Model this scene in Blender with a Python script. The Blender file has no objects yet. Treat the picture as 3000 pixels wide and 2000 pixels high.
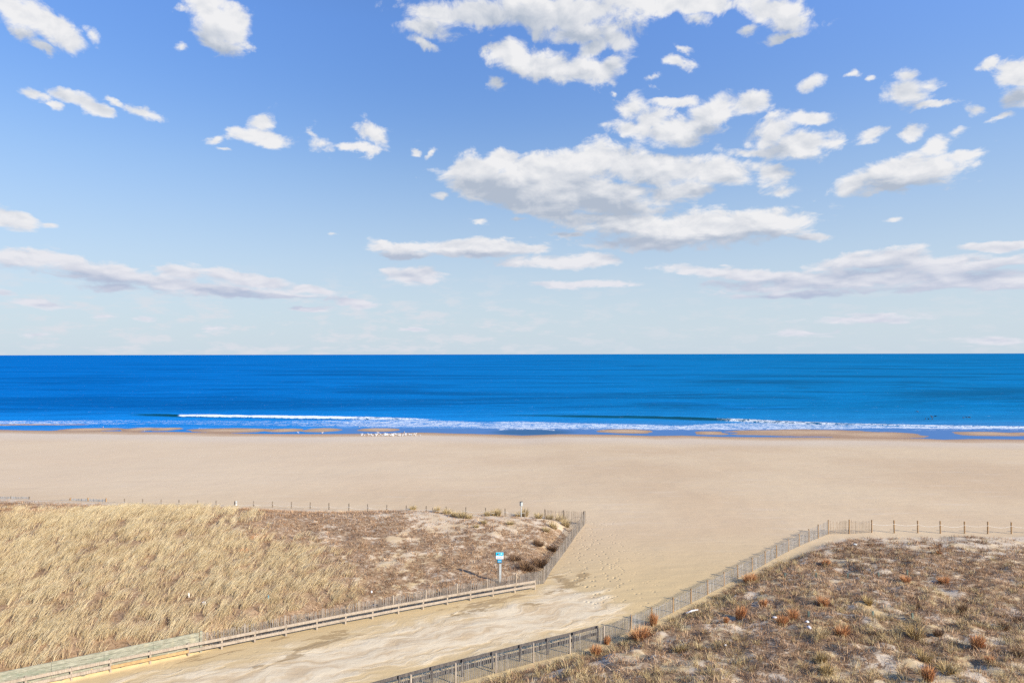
import bpy, math, random
import numpy as np
from mathutils import Matrix, Vector

random.seed(7)
rng = np.random.default_rng(11)
S = bpy.context.scene
COL = S.collection

# ------------------------------------------------------------------ camera
CAM_Z = 18.0
SEA_Z = -2.0
FOC = 2000.0                      # focal length in pixels of a 3000 px wide frame
cam = bpy.data.cameras.new("camera")
cam.lens = 24.0
cam.sensor_width = 36.0
cam.clip_start = 0.5
cam.clip_end = 90000.0
cam_o = bpy.data.objects.new("camera", cam)
COL.objects.link(cam_o)
RC = Matrix.Rotation(math.radians(91.06), 4, 'X') @ Matrix.Rotation(math.radians(-0.105), 4, 'Z')
cam_o.matrix_world = Matrix.Translation((0, 0, CAM_Z)) @ RC
S.camera = cam_o
R3 = np.array(RC.to_3x3())

# ------------------------------------------------------------------ sun and exposure
SUN_DIR = Vector((0.84, -0.54, 0.0)).normalized()
SUN_EL = math.radians(27.0)
SUN_VEC = Vector((SUN_DIR.x * math.cos(SUN_EL), SUN_DIR.y * math.cos(SUN_EL), math.sin(SUN_EL)))
sl = bpy.data.lights.new("sun", 'SUN')
sl.energy = 5.0
sl.angle = math.radians(0.53)
sl.color = (1.0, 0.89, 0.72)
so = bpy.data.objects.new("sun", sl)
so.rotation_euler = SUN_VEC.to_track_quat('Z', 'Y').to_euler()
COL.objects.link(so)

S.view_settings.view_transform = 'Standard'
S.view_settings.look = 'None'
S.view_settings.exposure = 0.6
S.view_settings.gamma = 1.0
S.cycles.use_denoising = False
S.cycles.max_bounces = 5
S.cycles.diffuse_bounces = 2
S.cycles.glossy_bounces = 2
S.cycles.transparent_max_bounces = 4
S.cycles.use_adaptive_sampling = True
S.cycles.adaptive_threshold = 0.02

# ------------------------------------------------------------------ node helper
class NT:
    def __init__(self, tree):
        self.t = tree
        self.n = tree.nodes
        self.l = tree.links
    def new(self, typ, **kw):
        nd = self.n.new(typ)
        for k, v in kw.items():
            setattr(nd, k, v)
        return nd
    def put(self, sock, v):
        if v is None:
            return
        if isinstance(v, bpy.types.NodeSocket):
            self.l.new(v, sock)
        else:
            sock.default_value = v
    def math(self, op, a, b=None, c=None, clamp=False):
        nd = self.new('ShaderNodeMath', operation=op, use_clamp=clamp)
        self.put(nd.inputs[0], a); self.put(nd.inputs[1], b); self.put(nd.inputs[2], c)
        return nd.outputs[0]
    def vec(self, op, a, b=None, c=None):
        nd = self.new('ShaderNodeVectorMath', operation=op)
        self.put(nd.inputs[0], a); self.put(nd.inputs[1], b)
        if c is not None:
            self.put(nd.inputs[2], c)
        return nd.outputs['Value'] if op in ('LENGTH', 'DOT_PRODUCT') else nd.outputs[0]
    def comb(self, x, y, z=0.0):
        nd = self.new('ShaderNodeCombineXYZ')
        self.put(nd.inputs[0], x); self.put(nd.inputs[1], y); self.put(nd.inputs[2], z)
        return nd.outputs[0]
    def sep(self, v):
        nd = self.new('ShaderNodeSeparateXYZ'); self.put(nd.inputs[0], v)
        return nd.outputs
    def noise(self, v, scale, detail=4.0, rough=0.5, dist=0.0, lac=2.0):
        nd = self.new('ShaderNodeTexNoise')
        self.put(nd.inputs['Vector'], v); nd.inputs['Scale'].default_value = scale
        nd.inputs['Detail'].default_value = detail; nd.inputs['Roughness'].default_value = rough
        nd.inputs['Distortion'].default_value = dist; nd.inputs['Lacunarity'].default_value = lac
        return nd.outputs['Fac']
    def ss(self, v, lo, hi, a=0.0, b=1.0):
        nd = self.new('ShaderNodeMapRange', interpolation_type='SMOOTHSTEP')
        self.put(nd.inputs['Value'], v); nd.inputs['From Min'].default_value = lo
        nd.inputs['From Max'].default_value = hi; nd.inputs['To Min'].default_value = a
        nd.inputs['To Max'].default_value = b
        return nd.outputs[0]
    def mix(self, f, a, b):
        nd = self.new('ShaderNodeMix', data_type='RGBA')
        self.put(nd.inputs[0], f)
        for s, v in ((nd.inputs[6], a), (nd.inputs[7], b)):
            self.put(s, (*v, 1.0) if isinstance(v, tuple) and len(v) == 3 else v)
        return nd.outputs[2]
    def ramp(self, f, stops, interp='LINEAR'):
        nd = self.new('ShaderNodeValToRGB')
        cr = nd.color_ramp; cr.interpolation = interp
        while len(cr.elements) < len(stops):
            cr.elements.new(0.5)
        for e, (p, c) in zip(cr.elements, stops):
            e.position = p; e.color = (*c, 1.0)
        self.put(nd.inputs[0], f)
        return nd.outputs[0]
    def attr(self, name):
        return self.new('ShaderNodeAttribute', attribute_name=name).outputs['Fac']

# ------------------------------------------------------------------ world: physical sky and a cloud layer by direction
world = bpy.data.worlds.new("World")
S.world = world
world.use_nodes = True
W = NT(world.node_tree)
W.n.clear()
out = W.new('ShaderNodeOutputWorld')
bg = W.new('ShaderNodeBackground')
W.l.new(bg.outputs[0], out.inputs[0])
sky = W.new('ShaderNodeTexSky', sky_type='NISHITA')
sky.sun_disc = False
sky.sun_elevation = SUN_EL
sky.sun_rotation = math.atan2(SUN_VEC.x, SUN_VEC.y)
sky.air_density = 1.0
sky.dust_density = 0.6
sky.ozone_density = 2.2
bg.inputs['Strength'].default_value = 0.10

# clouds: (u, v, half width, half height, turn in degrees, weight) in a 3000 x 2000 survey of the sky,
# turned into azimuth / elevation below
CL = [
 (50,30,125,52,-20,1),(140,75,100,50,-25,1),(185,105,62,42,-20,1),(70,95,45,22,-20,.9),(275,108,26,26,0,.72),(130,140,40,16,-20,.8),
 (610,25,62,62,-20,1),(655,80,80,62,-25,1),(690,45,52,42,-20,1),(640,130,72,38,-25,.95),(540,25,28,14,0,.62),(535,142,22,14,0,.6),
 (95,287,40,20,-8,.85),(205,290,70,24,-8,1),(290,325,60,26,-8,1),(425,328,58,26,-8,1),(165,322,32,12,0,.8),(345,298,30,10,-20,.7),
 (760,400,92,28,0,1),(768,365,48,36,0,1),(630,408,32,14,25,.72),(650,440,20,7,0,.6),
 (945,418,40,26,-8,.76),(915,385,22,12,-40,.66),(1092,392,46,38,0,1),(1050,428,66,18,0,1),(1085,440,26,20,0,.9),
 (1212,446,18,7,0,.68),(1256,452,24,11,45,.74),
 (1255,80,95,36,0,.92),(1235,125,52,15,-20,.85),(1380,40,210,44,0,1.05),(1650,40,260,58,0,1.15),(1700,95,150,40,0,.92),(1940,15,260,30,-8,1.1),(2260,25,110,40,-20,1.05),
 (2310,70,68,42,-20,1.0),(2295,112,70,17,0,.9),(2195,86,36,16,0,.82),(2040,62,36,18,0,.75),(1800,118,66,34,-20,.84),(1735,150,60,34,45,.82),
 (1492,158,66,48,0,1.1),(1590,190,130,48,-8,1.1),(1715,208,120,34,-8,.95),(1790,195,70,24,25,.9),(1462,245,30,22,0,.72),(1800,266,15,11,0,.75),
 (1985,180,42,18,-20,.72),(1995,140,26,12,-20,.62),(1920,215,24,8,0,.55),
 (2375,240,52,34,25,.86),(2355,262,26,18,45,.75),(2490,228,24,9,-8,.66),(2550,232,15,12,0,.76),
 (1860,310,58,46,25,.84),(1850,372,70,26,-8,.86),(1900,350,58,46,-20,.86),(1985,385,130,44,0,1.1),(2090,330,80,48,25,1.02),(2200,305,66,34,0,1.02),(1965,300,90,16,0,.72),
 (2360,342,68,22,0,.9),(2270,380,95,42,25,.95),(2350,425,100,44,0,1.0),(2200,450,90,16,0,.78),
 (1405,500,85,50,0,1.2),(1375,545,60,48,0,1.15),(1480,470,60,34,0,1.1),(1450,540,120,56,0,1.2),(1530,500,120,46,8,1.1),(1700,480,190,60,8,1.3),(1880,490,190,52,-8,1.2),(2080,500,150,40,-8,1.05),(1640,560,330,64,-8,1.35),(1560,600,200,36,-20,1.05),(1430,560,110,34,-20,.95),(1990,560,120,40,8,.95),
 (2268,515,50,36,-20,.82),(2300,555,70,16,0,.55),
 (1850,660,170,42,-8,1.15),(2050,670,260,52,0,1.25),(2260,650,110,44,0,1.1),(2370,692,70,16,-8,.9),(1740,635,90,18,0,.8),(1640,690,30,9,0,.8),(1950,705,220,26,0,.9),
 (2500,540,60,26,25,.9),(2600,510,140,48,8,1.1),(2730,500,110,40,8,1.05),(2740,430,50,44,0,.84),(2670,395,40,18,25,.7),(2820,455,56,18,8,.84),(2550,400,50,24,0,.78),(2620,548,60,22,0,.9),(2810,380,34,14,0,.62),
 (2665,270,74,50,-8,1.05),(2665,215,44,26,-20,.94),(2720,250,40,22,0,.85),(2735,308,66,15,0,.9),(2895,190,40,20,0,.8),(2975,215,66,44,-20,1.0),(2985,280,56,36,-20,.95),(2862,320,34,19,-8,.92),(2930,340,40,10,0,.55),
 (2625,636,28,8,0,.8),(1408,652,26,12,0,.72),(1525,645,26,6,0,.6),(1295,572,20,9,0,.6),
]
CLOW = [
 (985,687,22,8,0,.85),(1190,722,130,22,0,1.0),(1380,728,200,28,0,1.15),(1540,725,80,14,0,.9),(1200,745,80,16,0,.8),
 (1620,768,150,22,0,1.05),(1760,762,80,18,0,1.0),(1200,812,92,26,0,1.0),(1240,800,50,22,0,.95),(1670,690,42,10,0,.85),(1700,832,160,13,0,.9),
 (30,640,90,32,-8,1.05),(145,664,34,10,0,.85),(60,760,125,30,0,1.1),(240,785,110,30,-8,.95),(290,800,170,34,-8,.95),(320,838,90,14,0,.8),(520,800,70,18,-8,1.0),(440,820,220,26,-8,.95),(740,825,170,24,-8,1.0),(660,850,210,20,0,.9),(890,845,100,15,-8,.85),(840,866,130,10,0,.8),
 (20,858,60,10,0,.8),(110,886,90,13,-8,.95),(1010,882,80,14,-8,.95),(910,905,70,9,0,.8),(420,935,50,12,0,.7),(620,962,40,9,0,.62),(110,985,50,11,0,.62),(300,928,40,8,0,.55),
 (2500,765,160,26,8,1.1),(2590,760,130,30,0,1.1),(2740,770,150,22,0,1.0),(2880,780,160,20,8,1.05),(2980,765,80,15,0,.95),(2500,820,420,34,0,1.05),(2150,805,230,20,-8,.95),(2800,822,260,26,0,1.0),
 (2900,722,140,14,0,.95),(2330,862,190,12,0,.85),(2960,835,120,12,0,.9),(2560,938,180,15,0,.75),(2560,925,90,8,0,.6),(2920,1000,130,13,0,.6),(2350,978,90,12,0,.42),(1500,910,60,6,0,.5),(1200,966,60,6,0,.55),
]
TURN = (-25, -20, -8, 0, 8, 25, 45)

def pix_dir(u, v):
    d = R3 @ np.array([(u - 1500) / FOC, -(v - 1000) / FOC, -1.0])
    return d / np.linalg.norm(d)

def ell(u, v, a, b):
    d = pix_dir(u, v)
    az = math.atan2(d[0], d[1]); te = d[2] / math.hypot(d[0], d[1])
    c = math.cos(az)
    return az, te, a / FOC * c * c, b / FOC * c

def cloud_group(name, items, sm=0.2):
    g = bpy.data.node_groups.new(name, 'ShaderNodeTree')
    g.interface.new_socket('P', in_out='INPUT', socket_type='NodeSocketVector')
    g.interface.new_socket('M', in_out='OUTPUT', socket_type='NodeSocketFloat')
    G = NT(g)
    gi = G.new('NodeGroupInput'); go = G.new('NodeGroupOutput')
    P = gi.outputs[0]
    rot = {}
    for t in sorted({i[4] for i in items}):
        if t == 0:
            rot[t] = P; continue
        a = math.radians(t); c, s = math.cos(a), math.sin(a)
        x = G.vec('DOT_PRODUCT', P, (c, s, 0)); y = G.vec('DOT_PRODUCT', P, (-s, c, 0))
        rot[t] = G.comb(x, y)
    acc = None
    for (u, v, a, b, t, w) in items:
        az, te, ra, rb = ell(u, v, a, b)
        an = math.radians(t); c, s = math.cos(an), math.sin(an)
        cx, cy = c * az + s * te, -s * az + c * te
        k = 1.20
        if a < 60: w = w * (1 - .22 * min(1, (60 - a) / 30))
        q = G.vec('MULTIPLY_ADD', rot[t], (1 / (ra * k), 1 / (rb * k), 0), (-cx / (ra * k), -cy / (rb * k), 0))
        L = G.vec('LENGTH', q)
        m = G.math('MULTIPLY_ADD', L, -w, w)          # w * (1 - L)
        acc = m if acc is None else G.math('SMOOTH_MAX', acc, m, sm)
    G.l.new(acc, go.inputs[0])
    return g

tc = W.new('ShaderNodeTexCoord').outputs['Generated']
dx, dy, dz = W.sep(tc)
az = W.math('ARCTAN2', dx, dy)
hyp = W.math('SQRT', W.math('ADD', W.math('MULTIPLY', dx, dx), W.math('MULTIPLY', dy, dy)))
te = W.math('DIVIDE', dz, W.math('MAXIMUM', hyp, 0.05))
P0 = W.comb(az, te)
# perspective of the layer: billows get flatter towards the horizon
tl = W.math('LOGARITHM', W.math('MAXIMUM', W.math('ADD', te, 0.12), 0.01), math.e)
PN = W.comb(W.math('MULTIPLY', az, 1.6), tl, 0.3)
warp = W.new('ShaderNodeTexNoise')
W.put(warp.inputs['Vector'], PN); warp.inputs['Scale'].default_value = 11.0; warp.inputs['Detail'].default_value = 5.0
warp.inputs['Roughness'].default_value = 0.6
wv = W.vec('SUBTRACT', warp.outputs['Color'], (0.5, 0.5, 0.5))
squash = W.math('MINIMUM', W.math('ADD', W.math('MULTIPLY', te, 2.2), 0.22), 1.0)
wvh = W.vec('MULTIPLY', wv, W.comb(0.040, W.math('MULTIPLY', squash, 0.036)))
gH = cloud_group('cloud_high', CL)
gL = cloud_group('cloud_low', CLOW)
gHs = cloud_group('cloud_high_mass', [c for c in CL if c[2] >= 66 and c[3] > 24], .45)
gB = cloud_group('cloud_base', [(1500,592,270,58,-8,1),(1800,600,170,44,0,.9),(1430,560,100,40,-8,.8),(1790,698,190,26,-8,.9),(2080,716,220,24,0,.9),(1200,752,140,18,0,.9),(1400,748,170,14,0,.9),(2560,792,180,30,0,.9),(2880,806,170,24,0,.8),
    (350,832,190,22,-8,.9),(720,868,190,20,-8,.9),(1500,62,240,34,0,.6),(1290,90,80,26,0,.6),(2620,556,120,28,0,.8),(600,110,50,30,0,.5),(1680,225,120,16,-8,.5),(2250,830,200,16,0,.7)], .3)
gLs = cloud_group('cloud_low_mass', [c for c in CLOW if c[2] >= 100], .45)
def use(g, p):
    nd = W.new('ShaderNodeGroup'); nd.node_tree = g
    W.put(nd.inputs[0], p)
    return nd.outputs[0]
fine = W.noise(PN, 15.0, 10.0, 0.64, 0.35)
fine_up = W.noise(W.vec('ADD', PN, (0.006, 0.020, 0.0)), 15.0, 5.0, 0.60, 0.35)
soft = W.noise(W.vec('ADD', PN, (0.012, 0.030, 0.0)), 8.0, 2.0, 0.5, 0.2)
soft0 = W.noise(PN, 8.0, 2.0, 0.5, 0.2)
PW = W.vec('ADD', P0, wvh)
M0 = W.math('MAXIMUM', use(gH, PW), use(gL, PW))
Mp = W.math('ADD', W.ss(M0, -0.52, 0.62), W.math('MULTIPLY', W.ss(M0, 0.45, 1.0), .35))
PS = W.vec('ADD', P0, W.vec('MULTIPLY', wvh, (1.2, 1.5, 0)))
PU = W.vec('ADD', PS, W.comb(0.006, W.math('MULTIPLY', squash, 0.038)))
PD = W.vec('SUBTRACT', PS, W.comb(0.004, W.math('MULTIPLY', squash, 0.010)))
MU = W.math('MAXIMUM', use(gHs, PU), use(gLs, PU))
MD = W.math('MAXIMUM', use(gHs, PD), use(gLs, PD))
vo = W.new('ShaderNodeTexVoronoi', feature='SMOOTH_F1')
W.put(vo.inputs['Vector'], W.vec('ADD', PN, W.vec('MULTIPLY', wv, (.05, .05, 0))))
vo.inputs['Scale'].default_value = 20.0; vo.inputs['Detail'].default_value = 1.0; vo.inputs['Roughness'].default_value = 0.5; vo.inputs['Smoothness'].default_value = 0.6
puff = vo.outputs['Distance']
nz = W.math('MULTIPLY', W.math('SUBTRACT', fine, 0.5), 3.1)
nz = W.math('ADD', nz, W.math('MULTIPLY', W.math('SUBTRACT', .42, puff), .45))
raw = W.math('ADD', W.math('SUBTRACT', Mp, 0.5), W.math('MULTIPLY', nz, W.math('MULTIPLY_ADD', Mp, -.45, 1.0)))
dens = W.ss(raw, -0.16, 0.46)
dens = W.math('MULTIPLY', dens, W.ss(M0, -0.85, -0.25))
# thin veil and small far flecks near the horizon
veil = W.ss(W.noise(W.comb(W.math('MULTIPLY', az, 5.0), W.math('MULTIPLY', te, 17.0), 4.0), 4.2, 7.0, 0.62), 0.47, 0.66)
veil = W.math('MULTIPLY', veil, W.ss(te, 0.14, 0.03))
veil = W.math('MULTIPLY', W.math('MULTIPLY', veil, 0.85), W.ss(az, .25, -.15, .45, 1.0))
# shade: the mass of cloud standing above a spot hides the light from it
lift = W.math('SUBTRACT', MU, MD)
shade = W.ss(lift, -0.42, 0.62)
mass = W.ss(W.math('MAXIMUM', MU, MD), -0.25, 0.75)
shade = W.math('MULTIPLY', shade, mass)
under = W.math('MULTIPLY', W.ss(use(gB, PS), -.30, 1.05), .9)
both = W.math('SUBTRACT', 1.0, W.math('MULTIPLY', W.math('SUBTRACT', 1.0, W.math('MULTIPLY', shade, .75)), W.math('SUBTRACT', 1.0, under)))
relief = W.math('ADD', W.math('MULTIPLY', W.math('SUBTRACT', soft, soft0), 1.8), W.math('MULTIPLY', W.math('SUBTRACT', fine_up, fine), 1.2))
relief = W.math('ADD', relief, W.math('MULTIPLY', W.math('SUBTRACT', puff, .40), .30))
shade = W.math('ADD', W.math('MULTIPLY', both, .92), W.math('MULTIPLY', relief, W.ss(M0, .0, .6, .3, 1.0)))
shade = W.math('ADD', shade, 0.04, clamp=True)
lowtone = W.ss(te, 0.20, 0.06)
grey = W.mix(lowtone, (2.7, 3.15, 3.9), (2.95, 3.4, 4.45))
white = W.mix(lowtone, (5.75, 5.75, 5.85), (5.1, 5.15, 5.6))
ccol = W.mix(W.math('MULTIPLY', shade, 0.92), white, grey)
# clear air: the physical sky, paler towards the horizon with far haze
tint = W.ramp(te, [(0.0, (.46, .50, .57)), (.10, (.46, .505, .59)), (.17, (.47, .54, .63)), (.26, (.515, .61, .72)), (.48, (.54, .71, .98)), (.75, (.54, .71, 1.0))])
base = W.vec('MULTIPLY', W.vec('MULTIPLY', sky.outputs[0], tint), W.mix(W.ss(az, -.25, .60), (1.45, 1.43, 1.43), (1.98, 1.84, 1.80)))
hz = W.ss(te, 0.46, -0.02)
hz = W.math('POWER', hz, 1.7)
base = W.mix(W.math('MULTIPLY', hz, 0.90), base, (4.0, 4.72, 5.35))
s1 = W.mix(veil, base, (4.75, 4.9, 5.3))
s2 = W.mix(dens, s1, ccol)
W.l.new(s2, bg.inputs['Color'])
world.cycles.sampling_method = 'MANUAL'
world.cycles.sample_map_resolution = 512

# ------------------------------------------------------------------ survey helpers
def on_plane(u, v, z=0.0):
    d = pix_dir(u, v); t = (z - CAM_Z) / d[2]
    return d[0] * t, d[1] * t
def at_Y(u, v, Y):
    d = pix_dir(u, v); t = Y / d[1]
    return d[0] * t, CAM_Z + d[2] * t
def to_uv(X, Y, Z):
    P = np.stack([X, Y, Z - CAM_Z], -1) @ R3       # into camera axes
    w = np.maximum(-P[..., 2], 0.1)
    return 1500 + FOC * P[..., 0] / w, 1000 - FOC * P[..., 1] / w

_perm = rng.permutation(512)
def vnoise(x, y):
    xi = np.floor(x).astype(int); yi = np.floor(y).astype(int)
    fx = x - xi; fy = y - yi
    fx = fx * fx * (3 - 2 * fx); fy = fy * fy * (3 - 2 * fy)
    def h(a, b):
        return _perm[(_perm[a & 511] + b) & 511] / 511.0
    return (h(xi, yi) * (1 - fx) + h(xi + 1, yi) * fx) * (1 - fy) + (h(xi, yi + 1) * (1 - fx) + h(xi + 1, yi + 1) * fx) * fy
def fbm(x, y, o=4):
    s = 0; a = 1; t = 0
    for i in range(o):
        s = s + a * vnoise(x + 17.3 * i, y - 9.1 * i); t += a
        a *= .5; x = x * 2.03; y = y * 2.03
    return s / t
def sst(x, lo, hi):
    t = np.clip((x - lo) / (hi - lo), 0, 1)
    return t * t * (3 - 2 * t)

def poly_sd(X, Y, poly):
    """signed distance to a polygon, positive inside"""
    d2 = np.full(X.shape, 1e18); ins = np.zeros(X.shape, bool)
    n = len(poly)
    for i in range(n):
        ax, ay = poly[i]; bx, by = poly[(i + 1) % n]
        ex, ey = bx - ax, by - ay
        t = np.clip(((X - ax) * ex + (Y - ay) * ey) / (ex * ex + ey * ey), 0, 1)
        d2 = np.minimum(d2, (X - ax - t * ex) ** 2 + (Y - ay - t * ey) ** 2)
        if ay != by:
            c = ((ay > Y) != (by > Y)) & (X < (bx - ax) * (Y - ay) / (by - ay) + ax)
            ins ^= c
    return np.where(ins, 1, -1) * np.sqrt(d2)

def tps(pts):
    p = np.array(pts, float); n = len(p)
    def U(r2): return r2 * np.log(np.maximum(r2, 1e-9)) * 0.5
    K = U((p[:, None, 0] - p[None, :, 0]) ** 2 + (p[:, None, 1] - p[None, :, 1]) ** 2) + np.eye(n) * 2.0
    Q = np.c_[np.ones(n), p[:, :2]]
    A = np.block([[K, Q], [Q.T, np.zeros((3, 3))]])
    w = np.linalg.solve(A, np.r_[p[:, 2], 0, 0, 0])
    def f(X, Y):
        s = w[n] + w[n + 1] * X + w[n + 2] * Y
        for i in range(n):
            s = s + w[i] * U((X - p[i, 0]) ** 2 + (Y - p[i, 1]) ** 2)
        return s
    return f

# ------------------------------------------------------------------ fence lines (world metres)
rail_px = [(-60, 2052), (77, 2019), (207, 1993), (325, 1966), (442, 1941), (553, 1918.6), (653, 1896), (748, 1878), (839, 1860), (928, 1844), (1012, 1828), (1091, 1813), (1167, 1799),
           (1239, 1786), (1310, 1773.5), (1378, 1760.5), (1444, 1748.5), (1508, 1736.5), (1567, 1726)]
rail_pts = [on_plane(u, v) for u, v in rail_px]
# keep the run straight: least squares through the surveyed feet
rx = np.array([p[0] for p in rail_pts]); ry = np.array([p[1] for p in rail_pts])
cf = np.polyfit(rx, ry, 2)
rail_pts = [(x, float(np.polyval(cf, x))) for x in rx]
def railY(x): return np.polyval(cf, x)
def row_Y(u):                       # row of posts at the seaward edge of the left dune
    t = (u - 1500) / FOC
    return 73.82 / (1 + .158 * t)
wallA = (-29.5, float(railY(-29.5)) + .22); wallB = (-19.0, float(railY(-19.0)) + .24)
sf = []                              # slatted fence behind the guard rail, then up the side of the gap
for i in range(11):
    x = -18.9 + i * (2.47 + 18.9) / 10
    sf.append((x, float(railY(x)) + .35 + .75 * (i / 10)))
c_bend = sf[-1]
side = [c_bend] + [on_plane(u, v) for u, v in ((1616, 1668), (1638, 1637.5), (1657, 1612), (1676, 1584), (1690, 1564), (1703, 1547), (1714, 1533.5))]
corner = side[-1]
LPOLY = [(-70, float(railY(-29.5)) - 20), wallA, wallB] + sf + side[1:] + [(-8, 75.2), (-48.5, 81.5), (-70, 85), (-220, 108), (-220, 20)]

rp_base = [(1848.7, 1847), (1909, 1824), (1971.7, 1794.6), (2024, 1768), (2073, 1741.5), (2121, 1717), (2161, 1694.5), (2203.8, 1673.5), (2240.8, 1653), (2275, 1634), (2310, 1615.6), (2340.8, 1600.4), (2369.6, 1588.4), (2397, 1577), (2426.7, 1565.6)]
rp_top = [1811.2, 1780, 1748.7, 1723, 1698.5, 1674.7, 1654, 1633, 1614, 1596.4, 1578.5, 1563.6, 1548.6, 1535.4, 1522.4]
near_top = [(1095, 2005), (1203.7, 1975), (1334.7, 1941), (1453.7, 1912), (1563, 1883), (1669.7, 1858.5), (1769, 1832.3)]
RF = []
for u, v in near_top:
    RF.append((*on_plane(u, v, 1.12), 1.12))
for (u, v), vt in zip(rp_base, rp_top):
    x, y = on_plane(u, v)
    RF.append((x, y, float(np.clip(at_Y(u, vt, y)[1], 1.05, 1.5))))
RF_extra = (RF[0][0] * 2 - RF[1][0], RF[0][1] * 2 - RF[1][1], 1.1)
row2 = []
for u, vt, vb in ((2488, 1521.5, 1564.6), (2554.3, 1522.4, 1561.2)):
    x, y = on_plane(u, vb); row2.append((x, y, at_Y(u, vt, y)[1]))
rope2 = []
for u, vt, vb in ((2620, 1523, 1562), (2689, 1524, 1561), (2755, 1525.4, 1562), (2826, 1526.4, 1562), (2893.6, 1527.4, 1563), (2963, 1528.7, 1563), (3033, 1530, 1563.5), (3103, 1531, 1564)):
    x, y = on_plane(u, vb); rope2.append((x, y, at_Y(u, vt, y)[1]))
RPOLY = [(RF_extra[0] + .3, RF_extra[1] - .4), (RF_extra[0] - 6, RF_extra[1] - 9), (-12, 8), (220, 8), (220, 69), (60, 68.6), (31.6, 67.9)] + [(p[0] + .25, p[1] - .35) for p in RF[::-1]]

# ------------------------------------------------------------------ terrain height
LC = []
for u, v, Y in ((0, 1478, 74), (100, 1481, 74), (200, 1483, 73), (300, 1480, 72), (400, 1475, 70), (500, 1475, 70), (600, 1477, 70), (700, 1484, 70), (780, 1493, 70),
                (850, 1497.5, 71), (950, 1497, 71), (1050, 1495, 71), (1150, 1492, 71), (1250, 1496, 71), (1350, 1501, 71), (1450, 1505, 71), (1550, 1508, 71), (1620, 1514, 71)):
    x, z = at_Y(u, v, Y); LC.append((x, Y, z - (.52 if u <= 700 else .22)))
for u, v, z in ((0, 1600, 2.0), (0, 1750, 1.7), (0, 1900, 1.2), (200, 1850, 1.4), (400, 1800, 1.4), (300, 1700, 1.9), (300, 1560, 2.5), (600, 1750, 1.3), (600, 1650, 1.8), (600, 1550, 2.3), (800, 1700, 1.3),
                (900, 1560, 1.5), (1000, 1620, 1.1), (1000, 1740, .6), (1200, 1560, 1.25), (1200, 1640, .8), (1200, 1720, .4), (1350, 1620, .8), (1400, 1550, 1.2), (1500, 1600, .8), (1500, 1670, .4), (1600, 1570, .7)):
    x, y = on_plane(u, v, z); LC.append((x, y, z))
for u in (0, 150, 300, 450, 600, 700, 835, 1000): LC.append((float((u - 1500) / FOC * row_Y(u)), float(row_Y(u)), -.75 if u < 700 else .2))
for u in (1150, 1300, 1450, 1550): LC.append((float((u - 1500) / FOC * row_Y(u)), float(row_Y(u)), .62))
LC += [(-90, 60, 1.9), (-62, 73.5, 1.3), (-75, 87, -.8), (-120, 90, .8), (-60, 40, 1.8)]
fL = tps(LC)
RCt = []
for u, v, z in ((2400, 1640, .45), (2500, 1600, .4), (2700, 1600, .4), (2980, 1590, .3), (2700, 1650, .8), (2990, 1650, .9), (2100, 1850, .9), (1800, 1950, .7), (2400, 1750, 1.2), (2400, 1850, 1.5), (2900, 1750, 1.3), (2900, 1850, 1.6), (2100, 2000, 1.5), (2600, 2000, 1.8), (3000, 1980, 1.8), (1500, 2000, .5), (2250, 1720, .7)):
    x, y = on_plane(u, v, z); RCt.append((x, y, z))
fR = tps(RCt + [(90, 50, 1.5), (90, 20, 1.6), (30, 12, 1.6)])

sh_px = [(-400, 1254), (0, 1259), (213, 1262.6), (330, 1262), (420, 1264.5), (500, 1264.5), (700, 1269), (900, 1271), (1060, 1270), (1233, 1266.7), (1380, 1270), (1474, 1273), (1531, 1275.5), (1635, 1271.7), (1800, 1272.5), (1908, 1276.5), (1998, 1275),
         (2117, 1279.5), (2400, 1280), (2550, 1281.5), (2702, 1284), (2764, 1287.5), (2850, 1285.4), (3000, 1287), (3400, 1291)]
shw = sorted(on_plane(u, v, SEA_Z) for u, v in sh_px)
shX = np.array([p[0] for p in shw]); shY = np.array([p[1] for p in shw])
BARS = [(180, 345, 1251.5, 1264.5), (366, 451, 1251.5, 1264), (455, 523, 1252, 1261), (548, 778, 1254.5, 1267), (700, 770, 1254.5, 1262), (787, 884, 1255, 1265.5), (889, 1000, 1253, 1266.5), (1053, 1173, 1251, 1264.3), (1753, 1910, 1256.5, 1269.5),
        (2032, 2125, 1262.5, 1273.5), (2149, 2560, 1258, 1276), (2400, 2702, 1265, 1283.5), (2803, 2990, 1264.6, 1276.5), (2960, 3100, 1266, 1275)]
BW = []
for u0, u1, v0, v1 in BARS:
    uc, vc = (u0 + u1) / 2, (v0 + v1) / 2
    x, y = on_plane(uc, vc, SEA_Z)
    xa, _ = on_plane(u0, vc, SEA_Z); xb, _ = on_plane(u1, vc, SEA_Z)
    _, ya = on_plane(uc, v0, SEA_Z); _, yb = on_plane(uc, v1, SEA_Z)
    BW.append((x, (ya + yb) / 2, (xb - xa) / 2, (ya - yb) / 2))

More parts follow.
